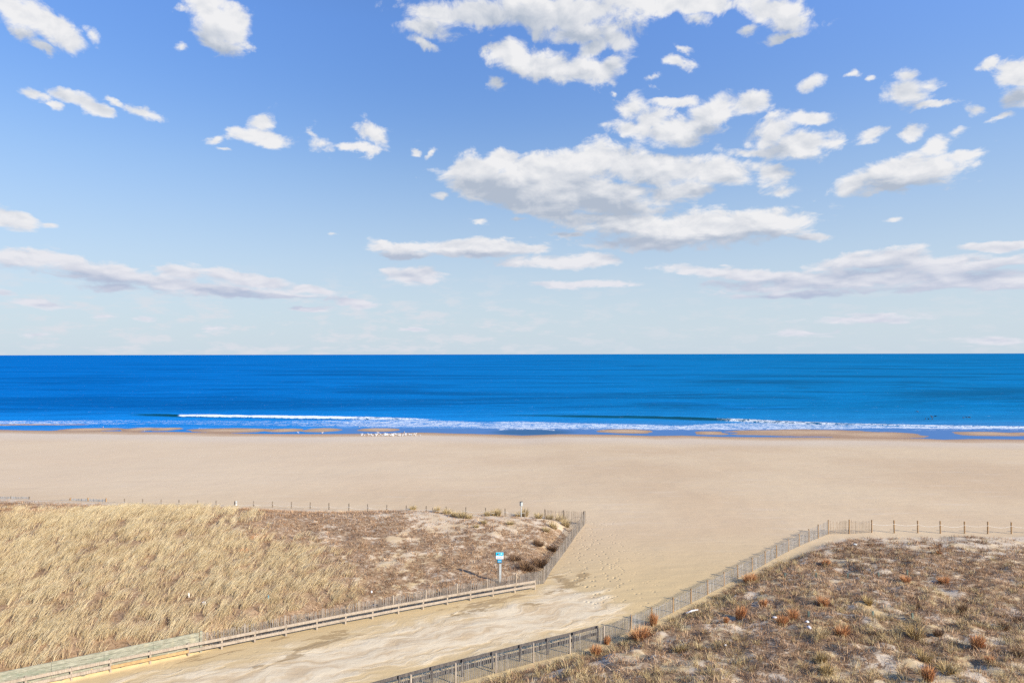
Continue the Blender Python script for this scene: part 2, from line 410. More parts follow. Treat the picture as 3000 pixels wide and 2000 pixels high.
def height(X, Y):
    X = np.asarray(X, float); Y = np.asarray(Y, float)
    Ys = np.interp(X, shX, shY) + (fbm(X * .08, Y * .08 + 40, 3) - .5) * 1.2
    z = -1.75 * np.clip((Y - 84) / (Ys - 12 - 84), 0, 1) ** 1.15
    z = np.where(Y > Ys - 12, -1.75 - .25 * (Y - Ys + 12) / 12, z)
    z = np.where(Y > Ys, -2.0 - .05 * np.clip((Y - Ys) / 3, 0, 1) - .012 * np.clip(Y - Ys - 12, 0, 400), z)
    wig = fbm(X * .12, Y * .3 + 7, 3) - .5
    for (bx, by, ra, rb) in BW:
        L = (np.abs((X - bx) / ra) ** 2.6 + np.abs((Y - by) / (rb * 1.02)) ** 2.2) ** .45
        bar = SEA_Z + .12 * (1 - L + wig * .75)
        z = np.where((L < 1.6) & (Y > Ys - 6), np.maximum(z, bar), z)
    # big soft undulation of the beach, small roughness of the sand
    beach = sst(Y, 30, 60) * sst(-Y, -150, -110)
    z = z + beach * ((fbm(X * .04 + 3, Y * .06, 3) - .5) * .28 + (fbm(X * .5, Y * .35, 2) - .5) * .035)
    near = sst(-Y, -64, -52)
    along = X * .88 + Y * .47; across = -X * .47 + Y * .88
    rut = fbm(along * .12 + 5, across * 1.1 + fbm(along * .2, across * .3, 2) * 3, 3) - .5
    dl = poly_sd(X, Y, LPOLY); dr = poly_sd(X, Y, RPOLY)
    pathm = near * sst(-dl, .3, 1.5) * sst(-dr, .3, 1.5)
    z = z + pathm * rut * .12
    # sand drifted up against the guard rail
    rough = (fbm(X * .45, Y * .45, 4) - .5)
    # left dune: a step behind the plank wall, a slope elsewhere
    calm = 1 - .75 * sst(Y, 63, 69)
    hum = fbm(X * 1.25 + 3, Y * 1.25, 2) - .5
    zl = np.clip(fL(X, Y), -.4, 3.2) + (rough * .42 + (fbm(X * .12, Y * .12, 2) - .5) * .35 + hum * .16) * calm
    wallside = sst(-X, 18.4, 19.2)
    ml = sst(dl, 0.0, 3.0) * (1 - wallside) + wallside * sst(dl, -.02, .12) * (0.75 + .25 * sst(dl, .2, 3))
    zl = np.where(wallside > .5, np.maximum(zl, .85), zl)
    z = z * (1 - ml) + zl * ml
    zr = np.clip(fR(X, Y), 0, 2.2) + (fbm(X * .35 + 9, Y * .35, 4) - .5) * .6 + hum * .42 * sst(-Y, -64, -56)
    mr = sst(dr, 0.0, 2.4)
    z = z * (1 - mr) + zr * mr
    return z
def hz1(x, y): return float(height(np.array([x]), np.array([y]))[0])

def ground_at(u, v):
    """where the ray through a surveyed point first meets the ground"""
    d = pix_dir(u, v)
    t = np.linspace(20, 260, 2401)
    X = d[0] * t; Y = d[1] * t; Z = CAM_Z + d[2] * t
    k = np.argmax(Z < height(X, Y))
    return float(X[k]), float(Y[k]), hz1(X[k], Y[k])

# ------------------------------------------------------------------ mesh helpers
def link(o, parent=None):
    COL.objects.link(o)
    if parent is not None:
        o.parent = parent
    return o
def mesh_obj(name, V, F, mat=None, parent=None, smooth=False, mats=None, mi=None):
    me = bpy.data.meshes.new(name)
    me.from_pydata([tuple(map(float, v)) for v in V], [], [tuple(f) for f in F])
    if mat: me.materials.append(mat)
    for m in mats or (): me.materials.append(m)
    if mi is not None: me.polygons.foreach_set('material_index', mi)
    if smooth: me.polygons.foreach_set('use_smooth', [True] * len(me.polygons))
    me.update()
    return link(bpy.data.objects.new(name, me), parent)
def big_mesh(name, V, F, mat, smooth=False, attrs=None, parent=None):
    """V (n,3) F (m,k) numpy arrays, all faces with k corners (-1 never used)"""
    me = bpy.data.meshes.new(name)
    n, (m, k) = len(V), F.shape
    me.vertices.add(n); me.vertices.foreach_set('co', V.astype(np.float32).ravel())
    me.loops.add(m * k); me.loops.foreach_set('vertex_index', F.astype(np.int32).ravel())
    me.polygons.add(m); me.polygons.foreach_set('loop_start', np.arange(0, m * k, k, dtype=np.int32))
    if smooth: me.polygons.foreach_set('use_smooth', np.ones(m, bool))
    me.update(calc_edges=True)
    for a, val in (attrs or {}).items():
        at = me.attributes.new(a, 'FLOAT', 'POINT'); at.data.foreach_set('value', val.astype(np.float32))
    me.materials.append(mat)
    return link(bpy.data.objects.new(name, me), parent)
def tag(o, label=None, cat=None, group=None, kind=None):
    if label: o['label'] = label
    if cat: o['category'] = cat
    if group: o['group'] = group
    if kind: o['kind'] = kind
    return o
def empty(name, loc):
    o = bpy.data.objects.new(name, None); o.empty_display_size = .3
    o.location = loc
    return link(o)

class MB:
    def __init__(self): self.V = []; self.F = []
    def box8(self, pts):
        b = len(self.V); self.V += [tuple(p) for p in pts]
        self.F += [tuple(b + i for i in f) for f in ((0, 3, 2, 1), (4, 5, 6, 7), (0, 1, 5, 4), (1, 2, 6, 5), (2, 3, 7, 6), (3, 0, 4, 7))]
    def post(self, x, y, z0, z1, wx, wy, ang=0.0, tx=0.0, ty=0.0, taper=1.0):
        c, s = math.cos(ang), math.sin(ang); P = []
        for z, k, ox, oy in ((z0, 1, 0, 0), (z1, taper, tx, ty)):
            for a, b in ((-1, -1), (1, -1), (1, 1), (-1, 1)):
                lx, ly = a * wx / 2 * k, b * wy / 2 * k
                P.append((x + ox + lx * c - ly * s, y + oy + lx * s + ly * c, z))
        self.box8(P)
    def beam(self, A, B, w, h):
        """a plank from A to B (centres), thickness w sideways, depth h upright"""
        A = Vector(A); B = Vector(B); d = (B - A).normalized()
        sd = Vector((-d.y, d.x, 0)).normalized() * w / 2; up = Vector((0, 0, h / 2))
        self.box8([A - sd - up, A + sd - up, A + sd + up, A - sd + up, B - sd - up, B + sd - up, B + sd + up, B - sd + up])
    def tube(self, pts, r, n=5, radii=None):
        pts = [Vector(p) for p in pts]; b0 = len(self.V)
        for i, p in enumerate(pts):
            d = (pts[min(i + 1, len(pts) - 1)] - pts[max(i - 1, 0)]).normalized()
            a = d.cross(Vector((0, 0, 1)) if abs(d.z) < .9 else Vector((1, 0, 0))).normalized(); b = d.cross(a)
            rr = radii[i] if radii else r
            for k in range(n):
                t = 2 * math.pi * k / n
                self.V.append(tuple(p + a * math.cos(t) * rr + b * math.sin(t) * rr))
        for i in range(len(pts) - 1):
            for k in range(n):
                k2 = (k + 1) % n
                self.F.append((b0 + i * n + k, b0 + i * n + k2, b0 + (i + 1) * n + k2, b0 + (i + 1) * n + k))
        self.F.append(tuple(b0 + k for k in range(n))[::-1]); e = b0 + (len(pts) - 1) * n
        self.F.append(tuple(e + k for k in range(n)))
    def build(self, name, mat, parent=None, origin=None, smooth=False):
        V = self.V
        if origin is not None:
            V = [(x - origin[0], y - origin[1], z - origin[2]) for x, y, z in V]
        return mesh_obj(name, V, self.F, mat, parent, smooth)

# ------------------------------------------------------------------ materials
def material(name, fn, rough=.85, spec=.2):
    m = bpy.data.materials.new(name); m.use_nodes = True
    N = NT(m.node_tree); N.n.clear()
    o = N.new('ShaderNodeOutputMaterial'); b = N.new('ShaderNodeBsdfPrincipled')
    N.l.new(b.outputs[0], o.inputs[0])
    b.inputs['Roughness'].default_value = rough
    b.inputs['Specular IOR Level'].default_value = spec
    fn(N, b)
    return m
def bump(N, b, h, dist, strength=1.0, normal=None):
    bp = N.new('ShaderNodeBump'); bp.inputs['Distance'].default_value = dist; bp.inputs['Strength'].default_value = strength
    N.put(bp.inputs['Height'], h)
    if normal is not None: N.put(bp.inputs['Normal'], normal)
    return bp.outputs[0]
def pos(N): return N.new('ShaderNodeNewGeometry').outputs['Position']
def wood(name, c1, c2, c3, sc=1.0):
    def fn(N, b):
        p = pos(N)
        isl = N.new('ShaderNodeNewGeometry').outputs['Random Per Island']
        g = N.noise(N.vec('MULTIPLY', p, (1, 1, .12)), 22 * sc, 5, .6)
        st = N.noise(p, 1.7, 4, .6)
        c = N.mix(N.ss(g, .35, .7), c1, c2)
        c = N.mix(N.math('MULTIPLY', N.ss(st, .5, .7), .6), c, c3)
        hs = N.new('ShaderNodeHueSaturation'); N.put(hs.inputs['Color'], c)
        N.put(hs.inputs['Value'], N.math('MULTIPLY_ADD', isl, .5, .75))
        N.l.new(hs.outputs[0], b.inputs['Base Color'])
        N.l.new(bump(N, b, g, .01, .5), b.inputs['Normal'])
    return material(name, fn, .8, .2)
M_grey = wood("weathered_rail_wood", (.29, .24, .19), (.41, .35, .28), (.21, .17, .13))
M_slat = wood("weathered_slats", (.17, .15, .13), (.30, .27, .24), (.11, .095, .08))
M_slat_mid = wood("grey_slats", (.23, .22, .21), (.36, .35, .34), (.16, .15, .14))
M_slat_brown = wood("brown_slats", (.25, .19, .13), (.38, .30, .22), (.16, .12, .08))
M_slat_dark = wood("dark_weathered_slats", (.13, .12, .115), (.25, .235, .22), (.08, .07, .065))
M_slat_pale = wood("pale_grey_slats", (.24, .27, .30), (.36, .40, .44), (.17, .19, .20))
M_post = wood("treated_post_wood", (.30, .185, .09), (.40, .265, .14), (.18, .12, .065))
M_post_old = wood("old_post_wood", (.16, .13, .10), (.26, .21, .16), (.09, .08, .06))
M_dark = wood("dark_rail_wood", (.07, .062, .06), (.14, .125, .115), (.045, .04, .04))
M_stake = wood("green_stake_wood", (.10, .14, .12), (.17, .21, .18), (.06, .08, .07))
def planks(N, b):
    p = pos(N)
    g = N.noise(N.vec('MULTIPLY', p, (.35, .35, 3.5)), 9, 6, .65)
    st = N.noise(N.vec('MULTIPLY', p, (.4, .4, 2.0)), 1.6, 5, .6)
    c = N.mix(N.ss(g, .35, .68), (.185, .185, .14), (.37, .365, .29))
    c = N.mix(N.math('MULTIPLY', N.ss(st, .52, .68), .8), c, (.17, .20, .145))
    c = N.mix(N.math('MULTIPLY', N.ss(N.noise(p, .9, 4, .6), .56, .7), .55), c, (.42, .38, .26))
    N.l.new(c, b.inputs['Base Color'])
    N.l.new(bump(N, b, g, .02, .6), b.inputs['Normal'])
M_plank = material("green_washed_planks", planks, .8, .2)
def plain(name, col, rough=.6, spec=.3, var=.15):
    def fn(N, b):
        n = N.noise(pos(N), 6, 4, .6)
        c = N.mix(N.ss(n, .3, .7), tuple(x * (1 - var) for x in col), tuple(min(1, x * (1 + var)) for x in col))
        N.l.new(c, b.inputs['Base Color'])
    return material(name, fn, rough, spec)
M_rope = plain("white_rope", (.62, .59, .54), .8)
M_wire = plain("fence_wire", (.20, .19, .18), .5)
M_white = plain("white_panel", (.80, .80, .80), .5)
M_cyan = plain("cyan_panel", (.02, .50, .72), .45)
M_blue = plain("blue_panel", (.03, .30, .55), .45)
M_red = plain("red_mark", (.60, .05, .06), .5)
M_black = plain("black_mark", (.02, .02, .025), .5)
M_board = plain("brown_board", (.20, .15, .11), .8)
M_metal = plain("pale_metal", (.45, .48, .48), .45, .5)
M_greyside = plain("grey_box", (.34, .37, .37), .5, .4)
M_orange = plain("orange_plank", (.40, .27, .13), .8)

def sand_fn(N, b):
    p = pos(N); x, y, z = N.sep(p)
    pale = N.attr('pale'); deb = N.attr('debris'); scr = N.attr('scrub'); foot = N.attr('foot'); white = N.attr('white')
    big = N.noise(p, .035, 4, .55)
    mid = N.noise(p, .5, 5, .6)
    tiny = N.noise(p, 9, 3, .6)
    dry = N.mix(N.ss(big, .35, .65), (.51, .385, .248), (.56, .440, .290))
    dry = N.mix(N.math('MULTIPLY', N.ss(N.noise(N.vec('MULTIPLY', p, (.25, 1.6, 1)), .5, 4, .6), .52, .72), .28), dry, (.57, .49, .39))
    paler = N.math('MULTIPLY', N.ss(x, 25, -45), N.ss(y, 78, 100))
    dry = N.mix(N.math('MULTIPLY', paler, .55), dry, (.60, .485, .345))
    drift = N.noise(N.vec('MULTIPLY', p, (.05, .55, 1)), 1.0, 5, .65, .5)
    dry = N.mix(N.math('MULTIPLY', N.ss(drift, .54, .72), .22), dry, (.42, .32, .22))
    near = N.ss(y, 74, 48)
    dry = N.mix(near, dry, (.525, .398, .215))
    # vehicle tracks and pale packed sand on the way through
    rp = N.new('ShaderNodeMapping'); N.put(rp.inputs[0], p); rp.inputs['Rotation'].default_value = (0, 0, math.radians(-28))
    q = rp.outputs[0]
    wq = N.vec('ADD', N.vec('MULTIPLY', q, (.20, .75, 1.0)), N.vec('MULTIPLY', N.vec('SUBTRACT', N.noise_col(q, .35), (.5, .5, .5)), (0, 2.6, 0)))
    lines = N.noise(wq, 1.5, 5, .62)
    pm = N.ss(N.math('ADD', pale, N.math('MULTIPLY', N.math('SUBTRACT', lines, .5), 1.3)), .28, .84)
    pcol = N.mix(N.ss(lines, .36, .60), (.52, .40, .25), (.645, .545, .38))
    dry = N.mix(pm, dry, pcol)
    dry = N.mix(N.math('MULTIPLY', N.ss(white, .1, .9), N.ss(mid, .35, .6)), dry, (.57, .475, .355))
    dn = N.noise(N.vec('MULTIPLY', q, (.45, 1.4, 1)), 1.5, 7, .68)
    dm = N.ss(N.math('ADD', deb, N.math('MULTIPLY', N.math('SUBTRACT', dn, .5), 3.6)), .60, .80)
    dry = N.mix(N.math('MULTIPLY', dm, .72), dry, (.29, .20, .10))
    # soil and litter between the plants
    sn = N.noise(p, 2.6, 8, .72)
    sm = N.ss(N.math('ADD', scr, N.math('MULTIPLY', N.math('SUBTRACT', sn, .5), 1.9)), .40, .75)
    lit = N.mix(N.ss(N.noise(p, 5.0, 5, .7), .35, .65), (.155, .09, .048), (.35, .23, .135))
    dry = N.mix(N.math('MULTIPLY', sm, .9), dry, lit)
    dry = N.mix(N.math('MULTIPLY', N.ss(tiny, .62, .75), .15), dry, (.22, .17, .12))
    # wet sand close to the water, by height above it
    wet = N.ss(N.math('ADD', z, N.math('MULTIPLY', N.math('SUBTRACT', N.noise(N.vec('MULTIPLY', p, (.2, 1, 1)), .3, 5, .6), .5), .14)), -1.80, -1.90)
    damp = N.ss(z, -1.35, -1.72)
    c = N.mix(N.math('MULTIPLY', damp, .45), dry, (.54, .48, .41))
    wc = N.mix(N.ss(z, -2.0, -1.90), (.33, .205, .115), (.46, .315, .185))
    c = N.mix(wet, c, wc)
    N.l.new(c, b.inputs['Base Color'])
    N.l.new(N.ss(wet, 0, 1, .9, .5), b.inputs['Roughness'])
    h = N.math('ADD', N.math('MULTIPLY', mid, .3), N.math('MULTIPLY', tiny, .05))
    h = N.math('ADD', h, N.math('MULTIPLY', N.math('MULTIPLY', pm, lines), .45))
    vo = N.new('ShaderNodeTexVoronoi'); N.put(vo.inputs['Vector'], p); vo.inputs['Scale'].default_value = 1.9
    pits = N.ss(vo.outputs['Distance'], .05, .30)
    few = N.math('MULTIPLY', N.ss(N.noise(p, .09, 3, .6), .50, .66), .30)
    h = N.math('ADD', h, N.math('MULTIPLY', N.math('MULTIPLY', N.math('MAXIMUM', foot, few), pits), .42))
    rip = N.noise(N.vec('MULTIPLY', p, (.5, 1.8, 1)), .9, 5, .6)
    h = N.math('ADD', h, N.math('MULTIPLY', rip, .35))
    N.l.new(bump(N, b, h, .16, .8), b.inputs['Normal'])
def noise_col(self, v, scale):
    nd = self.new('ShaderNodeTexNoise'); self.put(nd.inputs['Vector'], v); nd.inputs['Scale'].default_value = scale
    nd.inputs['Detail'].default_value = 3.0
    return nd.outputs['Color']
NT.noise_col = noise_col
M_sand = material("sand", sand_fn, .9, .1)

def sea_fn(N, b):
    p = pos(N); x, y, z = N.sep(p)
    foam = N.attr('foam'); shal_sky = N.attr('shallow_sky'); green = N.attr('green')
    st = N.noise(N.vec('MULTIPLY', p, (.0035, .013, 1)), 1.0, 6, .62, .6)
    st2 = N.noise(N.vec('MULTIPLY', p, (.02, .10, 1)), 1.0, 6, .65, .4)
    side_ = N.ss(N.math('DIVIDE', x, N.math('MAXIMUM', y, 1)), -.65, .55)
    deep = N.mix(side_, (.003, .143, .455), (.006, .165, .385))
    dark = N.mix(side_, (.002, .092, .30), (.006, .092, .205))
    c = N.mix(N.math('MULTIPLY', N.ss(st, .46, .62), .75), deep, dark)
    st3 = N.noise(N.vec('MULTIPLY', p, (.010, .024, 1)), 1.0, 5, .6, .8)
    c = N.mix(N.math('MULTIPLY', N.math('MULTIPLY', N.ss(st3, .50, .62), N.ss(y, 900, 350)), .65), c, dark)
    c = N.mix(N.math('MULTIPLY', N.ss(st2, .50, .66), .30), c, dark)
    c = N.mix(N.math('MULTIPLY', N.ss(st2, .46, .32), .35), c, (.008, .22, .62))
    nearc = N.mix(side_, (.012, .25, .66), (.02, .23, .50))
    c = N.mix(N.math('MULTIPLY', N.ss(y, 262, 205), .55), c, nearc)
    c = N.mix(shal_sky, c, (.085, .185, .38))  # sky reflected in pools and shallows, painted into the water colour
    c = N.mix(green, c, (.004, .055, .085))
    fq = N.vec('MULTIPLY', p, (.55, 1.0, 1.0))
    f1 = N.noise(fq, .85, 8, .68, .9)
    lace = N.math('SUBTRACT', 1.0, N.math('MULTIPLY', N.math('ABSOLUTE', N.math('SUBTRACT', f1, .5)), 9.0), clamp=True)
    f2 = N.noise(N.vec('MULTIPLY', p, (.22, .7, 1.0)), 1.0, 5, .6)
    fm = N.math('ADD', N.math('MULTIPLY', lace, .45), N.math('MULTIPLY', f2, .75))
    fr = N.ss(N.math('ADD', foam, N.math('MULTIPLY', N.math('SUBTRACT', fm, .52), 1.9)), .66, 1.08)
    c = N.mix(fr, c, (.58, .64, .70))
    N.l.new(c, b.inputs['Base Color'])
    N.l.new(N.ss(fr, 0, 1, .5, .9), b.inputs['Roughness'])
    w1 = N.noise(N.vec('MULTIPLY', p, (.16, .75, 1)), 1.0, 8, .68)
    w2 = N.noise(N.vec('MULTIPLY', p, (.02, .07, 1)), 1.0, 4, .6)
    h = N.math('ADD', N.math('MULTIPLY', w1, N.ss(y, 700, 190, .12, .34)), N.math('MULTIPLY', w2, 1.8))
    h = N.math('MULTIPLY', h, N.ss(shal_sky, 0, 1, 1, .06))
    N.l.new(bump(N, b, h, 1.0, .8), b.inputs['Normal'])
M_sea = material("sea_water", sea_fn, .5, .0)

def blade_mat(name, stops):
    def fn(N, b):
        t = N.attr('tint')
        c = N.ramp(t, stops)
        N.l.new(c, b.inputs['Base Color'])
    return material(name, fn, .75, .15)
M_gold = blade_mat("dry_golden_grass", [(0, (.20, .13, .075)), (.25, (.42, .31, .175)), (.6, (.60, .475, .275)), (1, (.76, .645, .42))])
M_scrub = blade_mat("brown_scrub", [(0, (.09, .05, .03)), (.35, (.235, .135, .075)), (.7, (.41, .25, .14)), (1, (.64, .46, .29))])
M_tan = blade_mat("tan_grass", [(0, (.20, .14, .07)), (.4, (.40, .30, .15)), (.8, (.58, .46, .25)), (1, (.72, .60, .36))])
M_rust = blade_mat("rust_grass", [(0, (.20, .09, .04)), (.4, (.50, .24, .10)), (.8, (.68, .37, .18)), (1, (.78, .52, .30))])
M_olive = blade_mat("yellow_green_grass", [(0, (.15, .115, .05)), (.5, (.43, .31, .14)), (1, (.66, .51, .28))])
M_shrub = blade_mat("dark_brown_twigs", [(0, (.06, .035, .025)), (.5, (.19, .11, .06)), (1, (.36, .24, .14))])
M_twig = plain("twig", (.30, .17, .09), .8)

# ------------------------------------------------------------------ ground: one sheet
def axis(segs):
    out = [segs[0][0]]
    for a, b, st in segs:
        n = max(1, int(round((b - a) / st))); out += list(np.linspace(a, b, n + 1)[1:])
    return np.array(out)
def sheet(xs, ys):
    X, Y = np.meshgrid(xs, ys)
    nx, ny = len(xs), len(ys)
    i = np.arange(nx * ny).reshape(ny, nx)
    F = np.stack([i[:-1, :-1], i[:-1, 1:], i[1:, 1:], i[1:, :-1]], -1).reshape(-1, 4)
    return X.ravel(), Y.ravel(), F
gx = axis([(-4000, -400, 600), (-400, -160, 12), (-160, -70, 1.5), (-70, -45, .7), (-45, 45, .3), (45, 70, .7), (70, 160, 1.5), (160, 400, 12), (400, 4000, 600)])
gy = axis([(-2000, -100, 500), (-100, 10, 10), (10, 32, 1.2), (32, 82, .3), (82, 145, 1.0), (145, 190, .45), (190, 260, 5), (260, 600, 60)])
GX, GY, GF = sheet(gx, gy)
GZ = height(GX, GY)
GU, GV = to_uv(GX, GY, GZ)
front = GY > 20
DL = poly_sd(GX, GY, LPOLY); DR = poly_sd(GX, GY, RPOLY)

def poly_px(poly, soft):
    return sst(poly_sd(GU, GV, poly), -soft, soft)
pale = poly_px([(150, 2040), (420, 1985), (700, 1935), (980, 1880), (1230, 1815), (1420, 1775), (1560, 1745), (1640, 1690), (1760, 1700), (1800, 1760), (1850, 1795), (1700, 1845), (1560, 1872), (1420, 1905), (1250, 1935), (1060, 1980), (900, 2060)], 80)
pale = pale * (1 - .65 * sst(-np.hypot((GU - 1720) / 90, (GV - 1700) / 60), -1, -.3)) * front
debris = np.zeros_like(GX)
for u, v, a, b, t in ((960, 1862, 70, 11, 12), (930, 1888, 110, 12, 14), (1010, 1870, 60, 8, 10), (850, 1925, 60, 9, 16), (1420, 1768, 120, 15, 12), (1500, 1748, 60, 9, 12), (1390, 1790, 60, 9, 10), (1650, 1700, 60, 16, -20), (1700, 1690, 30, 22, 40), (1640, 1728, 60, 8, 15),
                      (760, 1950, 40, 5, 16), (820, 1870, 40, 4, 14), (1600, 1690, 40, 10, 0), (1560, 1768, 30, 5, 0), (560, 1930, 80, 7, 14), (640, 1918, 70, 5, 14), (1330, 1800, 25, 5, 5)):
    c, s = math.cos(math.radians(t)), math.sin(math.radians(t))
    du, dv = GU - u, -(GV - v)
    L = np.hypot((du * c + dv * s) / a, (-du * s + dv * c) / b)
    debris = np.maximum(debris, np.clip(1.15 - L * .75, 0, 1))
debris *= front
foot = sst(-np.hypot((GU - 1745) / 110, (GV - 1640) / 130), -1.3, -.3) + .6 * sst(-np.hypot((GU - 1820) / 160, (GV - 1740) / 60), -1.3, -.4)
foot = np.clip(foot, 0, 1) * front
# how bare the dunes are
def zone(U, V, X, Y, dl, dr):
    """golden, scrub, tan, olive cover 0..1 for points on the dunes"""
    wob = (fbm(X * .22, Y * .22 + 3, 3) - .5) * 420
    ub = np.interp(V, [1470, 1500, 1550, 1600, 1650, 1700, 1750, 1800, 1850], [640, 640, 720, 800, 900, 960, 1010, 960, 900])
    gold = sst(ub - U + wob, -170, 190) * sst(dl, .3, .9)
    corner_brown = sst(-np.hypot(U / 260, (V - 1495) / 26), -1.2, -.6)
    gold = gold * (1 - .85 * corner_brown)
    ridge = sst(-V, -1506, -1488) * sst(U, 560, 640) * sst(-U, -900, -800)
    gold = gold * (1 - .7 * ridge)
    back_ = 73.82 - .158 * X - Y
    gold = gold * sst(back_, 5.0, 8.0)
    bare = .35 * fbm(X * .30 + 31, Y * .30, 3) + .65 * fbm(X * 1.5 + 5 + Y * .7, Y * 1.5 - X * .5, 3)
    sc = sst(dl, .25, 1.0) * (1 - .9 * gold) * sst(back_, 1.5, 4.0)
    # pale sandy patch along the seaward top of the left dune
    sandy = sst(U, 1130, 1230) * sst(-V, -1600, -1520)
    sandy = np.maximum(sandy, .6 * sst(-np.hypot((U - 1230) / 170, (V - 1590) / 60), -1.2, -.4))
    sandy = np.maximum(sandy, sst(U, 1580, 1640) * sst(-V, -1600, -1560))
    cov = sst(bare - .21 * sandy + .13, .36, .56)
    sc = sc * (.5 * (1 - sandy * .8) + (1 - .5 * (1 - sandy * .8)) * cov)
    # right dune
    rr = sst(dr + 1.5 * sst(V, 1600, 1680), 1.0, 2.0)
    beachy = sst(-V, -1640, -1585) * sst(U, 2400, 2700)
    low = sst(V, 1820, 1960) * sst(U, 2300, 2700)
    covr = sst(bare - .15 * beachy - .10 * low + .05, .38, .52)
    scr = rr * (.42 * (1 - .8 * beachy) * (1 - .75 * low) + (1 - .42 * (1 - .8 * beachy) * (1 - .75 * low)) * covr) * np.where(dr > 0, 1, 0)
    sc = np.maximum(sc, scr)
    tan = rr * sst(V, 1700, 1860) * sst(fbm(X * .5, Y * .5 + 20, 3), .40, .62)
    return gold, sc, tan
Gg, Gs, Gt = zone(GU, GV, GX, GY, DL, DR)
inside = np.where(np.maximum(DL, DR) > 0, 1.0, 0.0)
scrub = np.clip(Gg * .85 + Gs * .72 + Gt * .2, 0, 1) * inside
white = inside * (sst(np.maximum(DL, DR), .5, 2))
ground = big_mesh("ground", np.c_[GX, GY, GZ], GF, M_sand, True,
                  dict(pale=pale, debris=debris, foot=foot, scrub=scrub, white=white))
tag(ground, kind='structure')

# ------------------------------------------------------------------ sea
sx = axis([(-60000, -6000, 9000), (-6000, -600, 450), (-600, -170, 12), (-170, -110, .8), (-110, 125, .32), (125, 180, .8), (180, 600, 12), (600, 6000, 450), (6000, 60000, 9000)])
sy = [130, 140, 146]
while sy[-1] < 262: sy.append(sy[-1] + (.42 if sy[-1] < 236 else .8))
while sy[-1] < 60000: sy.append(sy[-1] * 1.035)
sy = np.array(sy)
SX, SY, SF = sheet(sx, sy)
SU, SV = to_uv(SX, SY, np.full_like(SX, SEA_Z))
fade = sst(-SY, -420, -230) * sst(SY, 178, 200)
ph = SY * .42 + (fbm(SX * .02, SY * .03, 3) - .5) * 9 + SX * .02
SZ = SEA_Z + fade * (.10 * np.sin(ph) + .16 * (fbm(SX * .05, SY * .22, 4) - .5))
# the breaking wave on the left and the green swell on the right, both real relief
def crest(uv, width_front, width_back, hgt):
    global SZ
    us = [p[0] for p in uv]; vs = [p[1] for p in uv]; hs = [p[2] for p in uv]
    w = [on_plane(u, v, SEA_Z) for u, v in zip(us, vs)]
    Yc = np.interp(SX, [q[0] for q in w], [q[1] for q in w])
    h = np.interp(SX, [q[0] for q in w], hs, left=0, right=0)
    d = SY - Yc
    prof = np.where(d < 0, np.exp(-(d / width_front) ** 2), np.exp(-(d / width_back) ** 2))
    n = .8 + .4 * fbm(SX * .25, SY * .2, 3)
    SZ = SZ + h * prof * n * hgt
    return d, h, prof
d1, h1, p1 = crest([(230, 1212, 0), (330, 1214, .35), (420, 1217, .8), (530, 1221, 1.0), (800, 1224, 1.0), (1040, 1226, .95), (1200, 1228, .6), (1330, 1230, .2), (1400, 1231, 0)], 1.1, 4.0, .72)
d2, h2, p2 = crest([(1440, 1215, 0), (1530, 1217, .5), (1700, 1221, .9), (1880, 1225, 1), (2050, 1231, 1), (2160, 1233, .9), (2300, 1238, .7), (2480, 1243, .5), (2650, 1247, .35), (3050, 1251, .3)], 1.5, 4.0, .75)
d3, h3, p3 = crest([(1450, 1259, 0), (1490, 1257.5, .8), (1540, 1257, 1), (1600, 1258.5, .5), (1640, 1260, 0)], 1.0, 2.0, .22)
def band(pts, soft_top=2.0, soft_bot=2.0):
    us = [p[0] for p in pts]
    t = np.interp(SU, us, [p[1] for p in pts]); bt = np.interp(SU, us, [p[2] for p in pts]); am = np.interp(SU, us, [p[3] for p in pts])
    return sst(SV, t - soft_top, t + soft_top) * sst(-SV, -bt - soft_bot, -bt + soft_bot) * am
foam = band([(-200, 1230, 1247, .45), (0, 1231, 1246, .55), (150, 1232, 1243, .5), (300, 1230, 1243, .38), (420, 1229, 1243, .25), (560, 1230, 1243, .35), (800, 1231, 1248, .35), (1000, 1231, 1250, .48), (1150, 1230, 1251, .60), (1300, 1231, 1250, .64),
             (1420, 1237, 1254, .52), (1480, 1234, 1257, .60), (1540, 1233, 1257, .66), (1620, 1236, 1256, .64), (1760, 1239, 1256, .60), (1880, 1243, 1257.5, .68), (2000, 1247, 1258, .66), (2080, 1241, 1258, .62), (2180, 1236, 1258, .56), (2350, 1239, 1257, .60), (2480, 1245, 1256, .58), (2560, 1247, 1253, .76), (2760, 1249, 1256, .78), (2900, 1249, 1256, .74), (3200, 1251, 1258, .75)], 3, 2)
roll = sst(SU, 515, 535) * sst(-SU, -1080, -1030) * sst(d1, -1.7, -.8) * sst(-d1, -1.5, -.2)
roll2 = .78 * sst(SU, 1000, 1060) * sst(-SU, -1330, -1180) * sst(d1, -4, -1.5) * sst(-d1, -2.0, -.3)
roll3 = .66 * sst(SU, 2080, 2150) * sst(d2, -4.5, -1.0) * sst(-d2, -2.0, -.2)
foam = np.maximum.reduce([foam, roll * 1.35, roll2, roll3, .75 * p3 * (h3 > .2)])
edge = band([(-200, 1246, 1248.5, .95), (0, 1245, 1247, .95), (150, 1242.5, 1244.5, .85), (260, 1247, 1249, .5), (400, 1250, 1252, .5), (700, 1254.5, 1256.5, .6), (1000, 1252, 1254, .5), (1180, 1251, 1253, .6), (1500, 1255, 1257, .7), (1800, 1257, 1259, .75), (2100, 1257.5, 1259.5, .7), (2540, 1260, 1262, .5), (2800, 1258, 1260, .6), (3200, 1260, 1262, .6)], 1, 1)
foam = np.clip(np.maximum(foam, edge * .55), 0, 1.4)
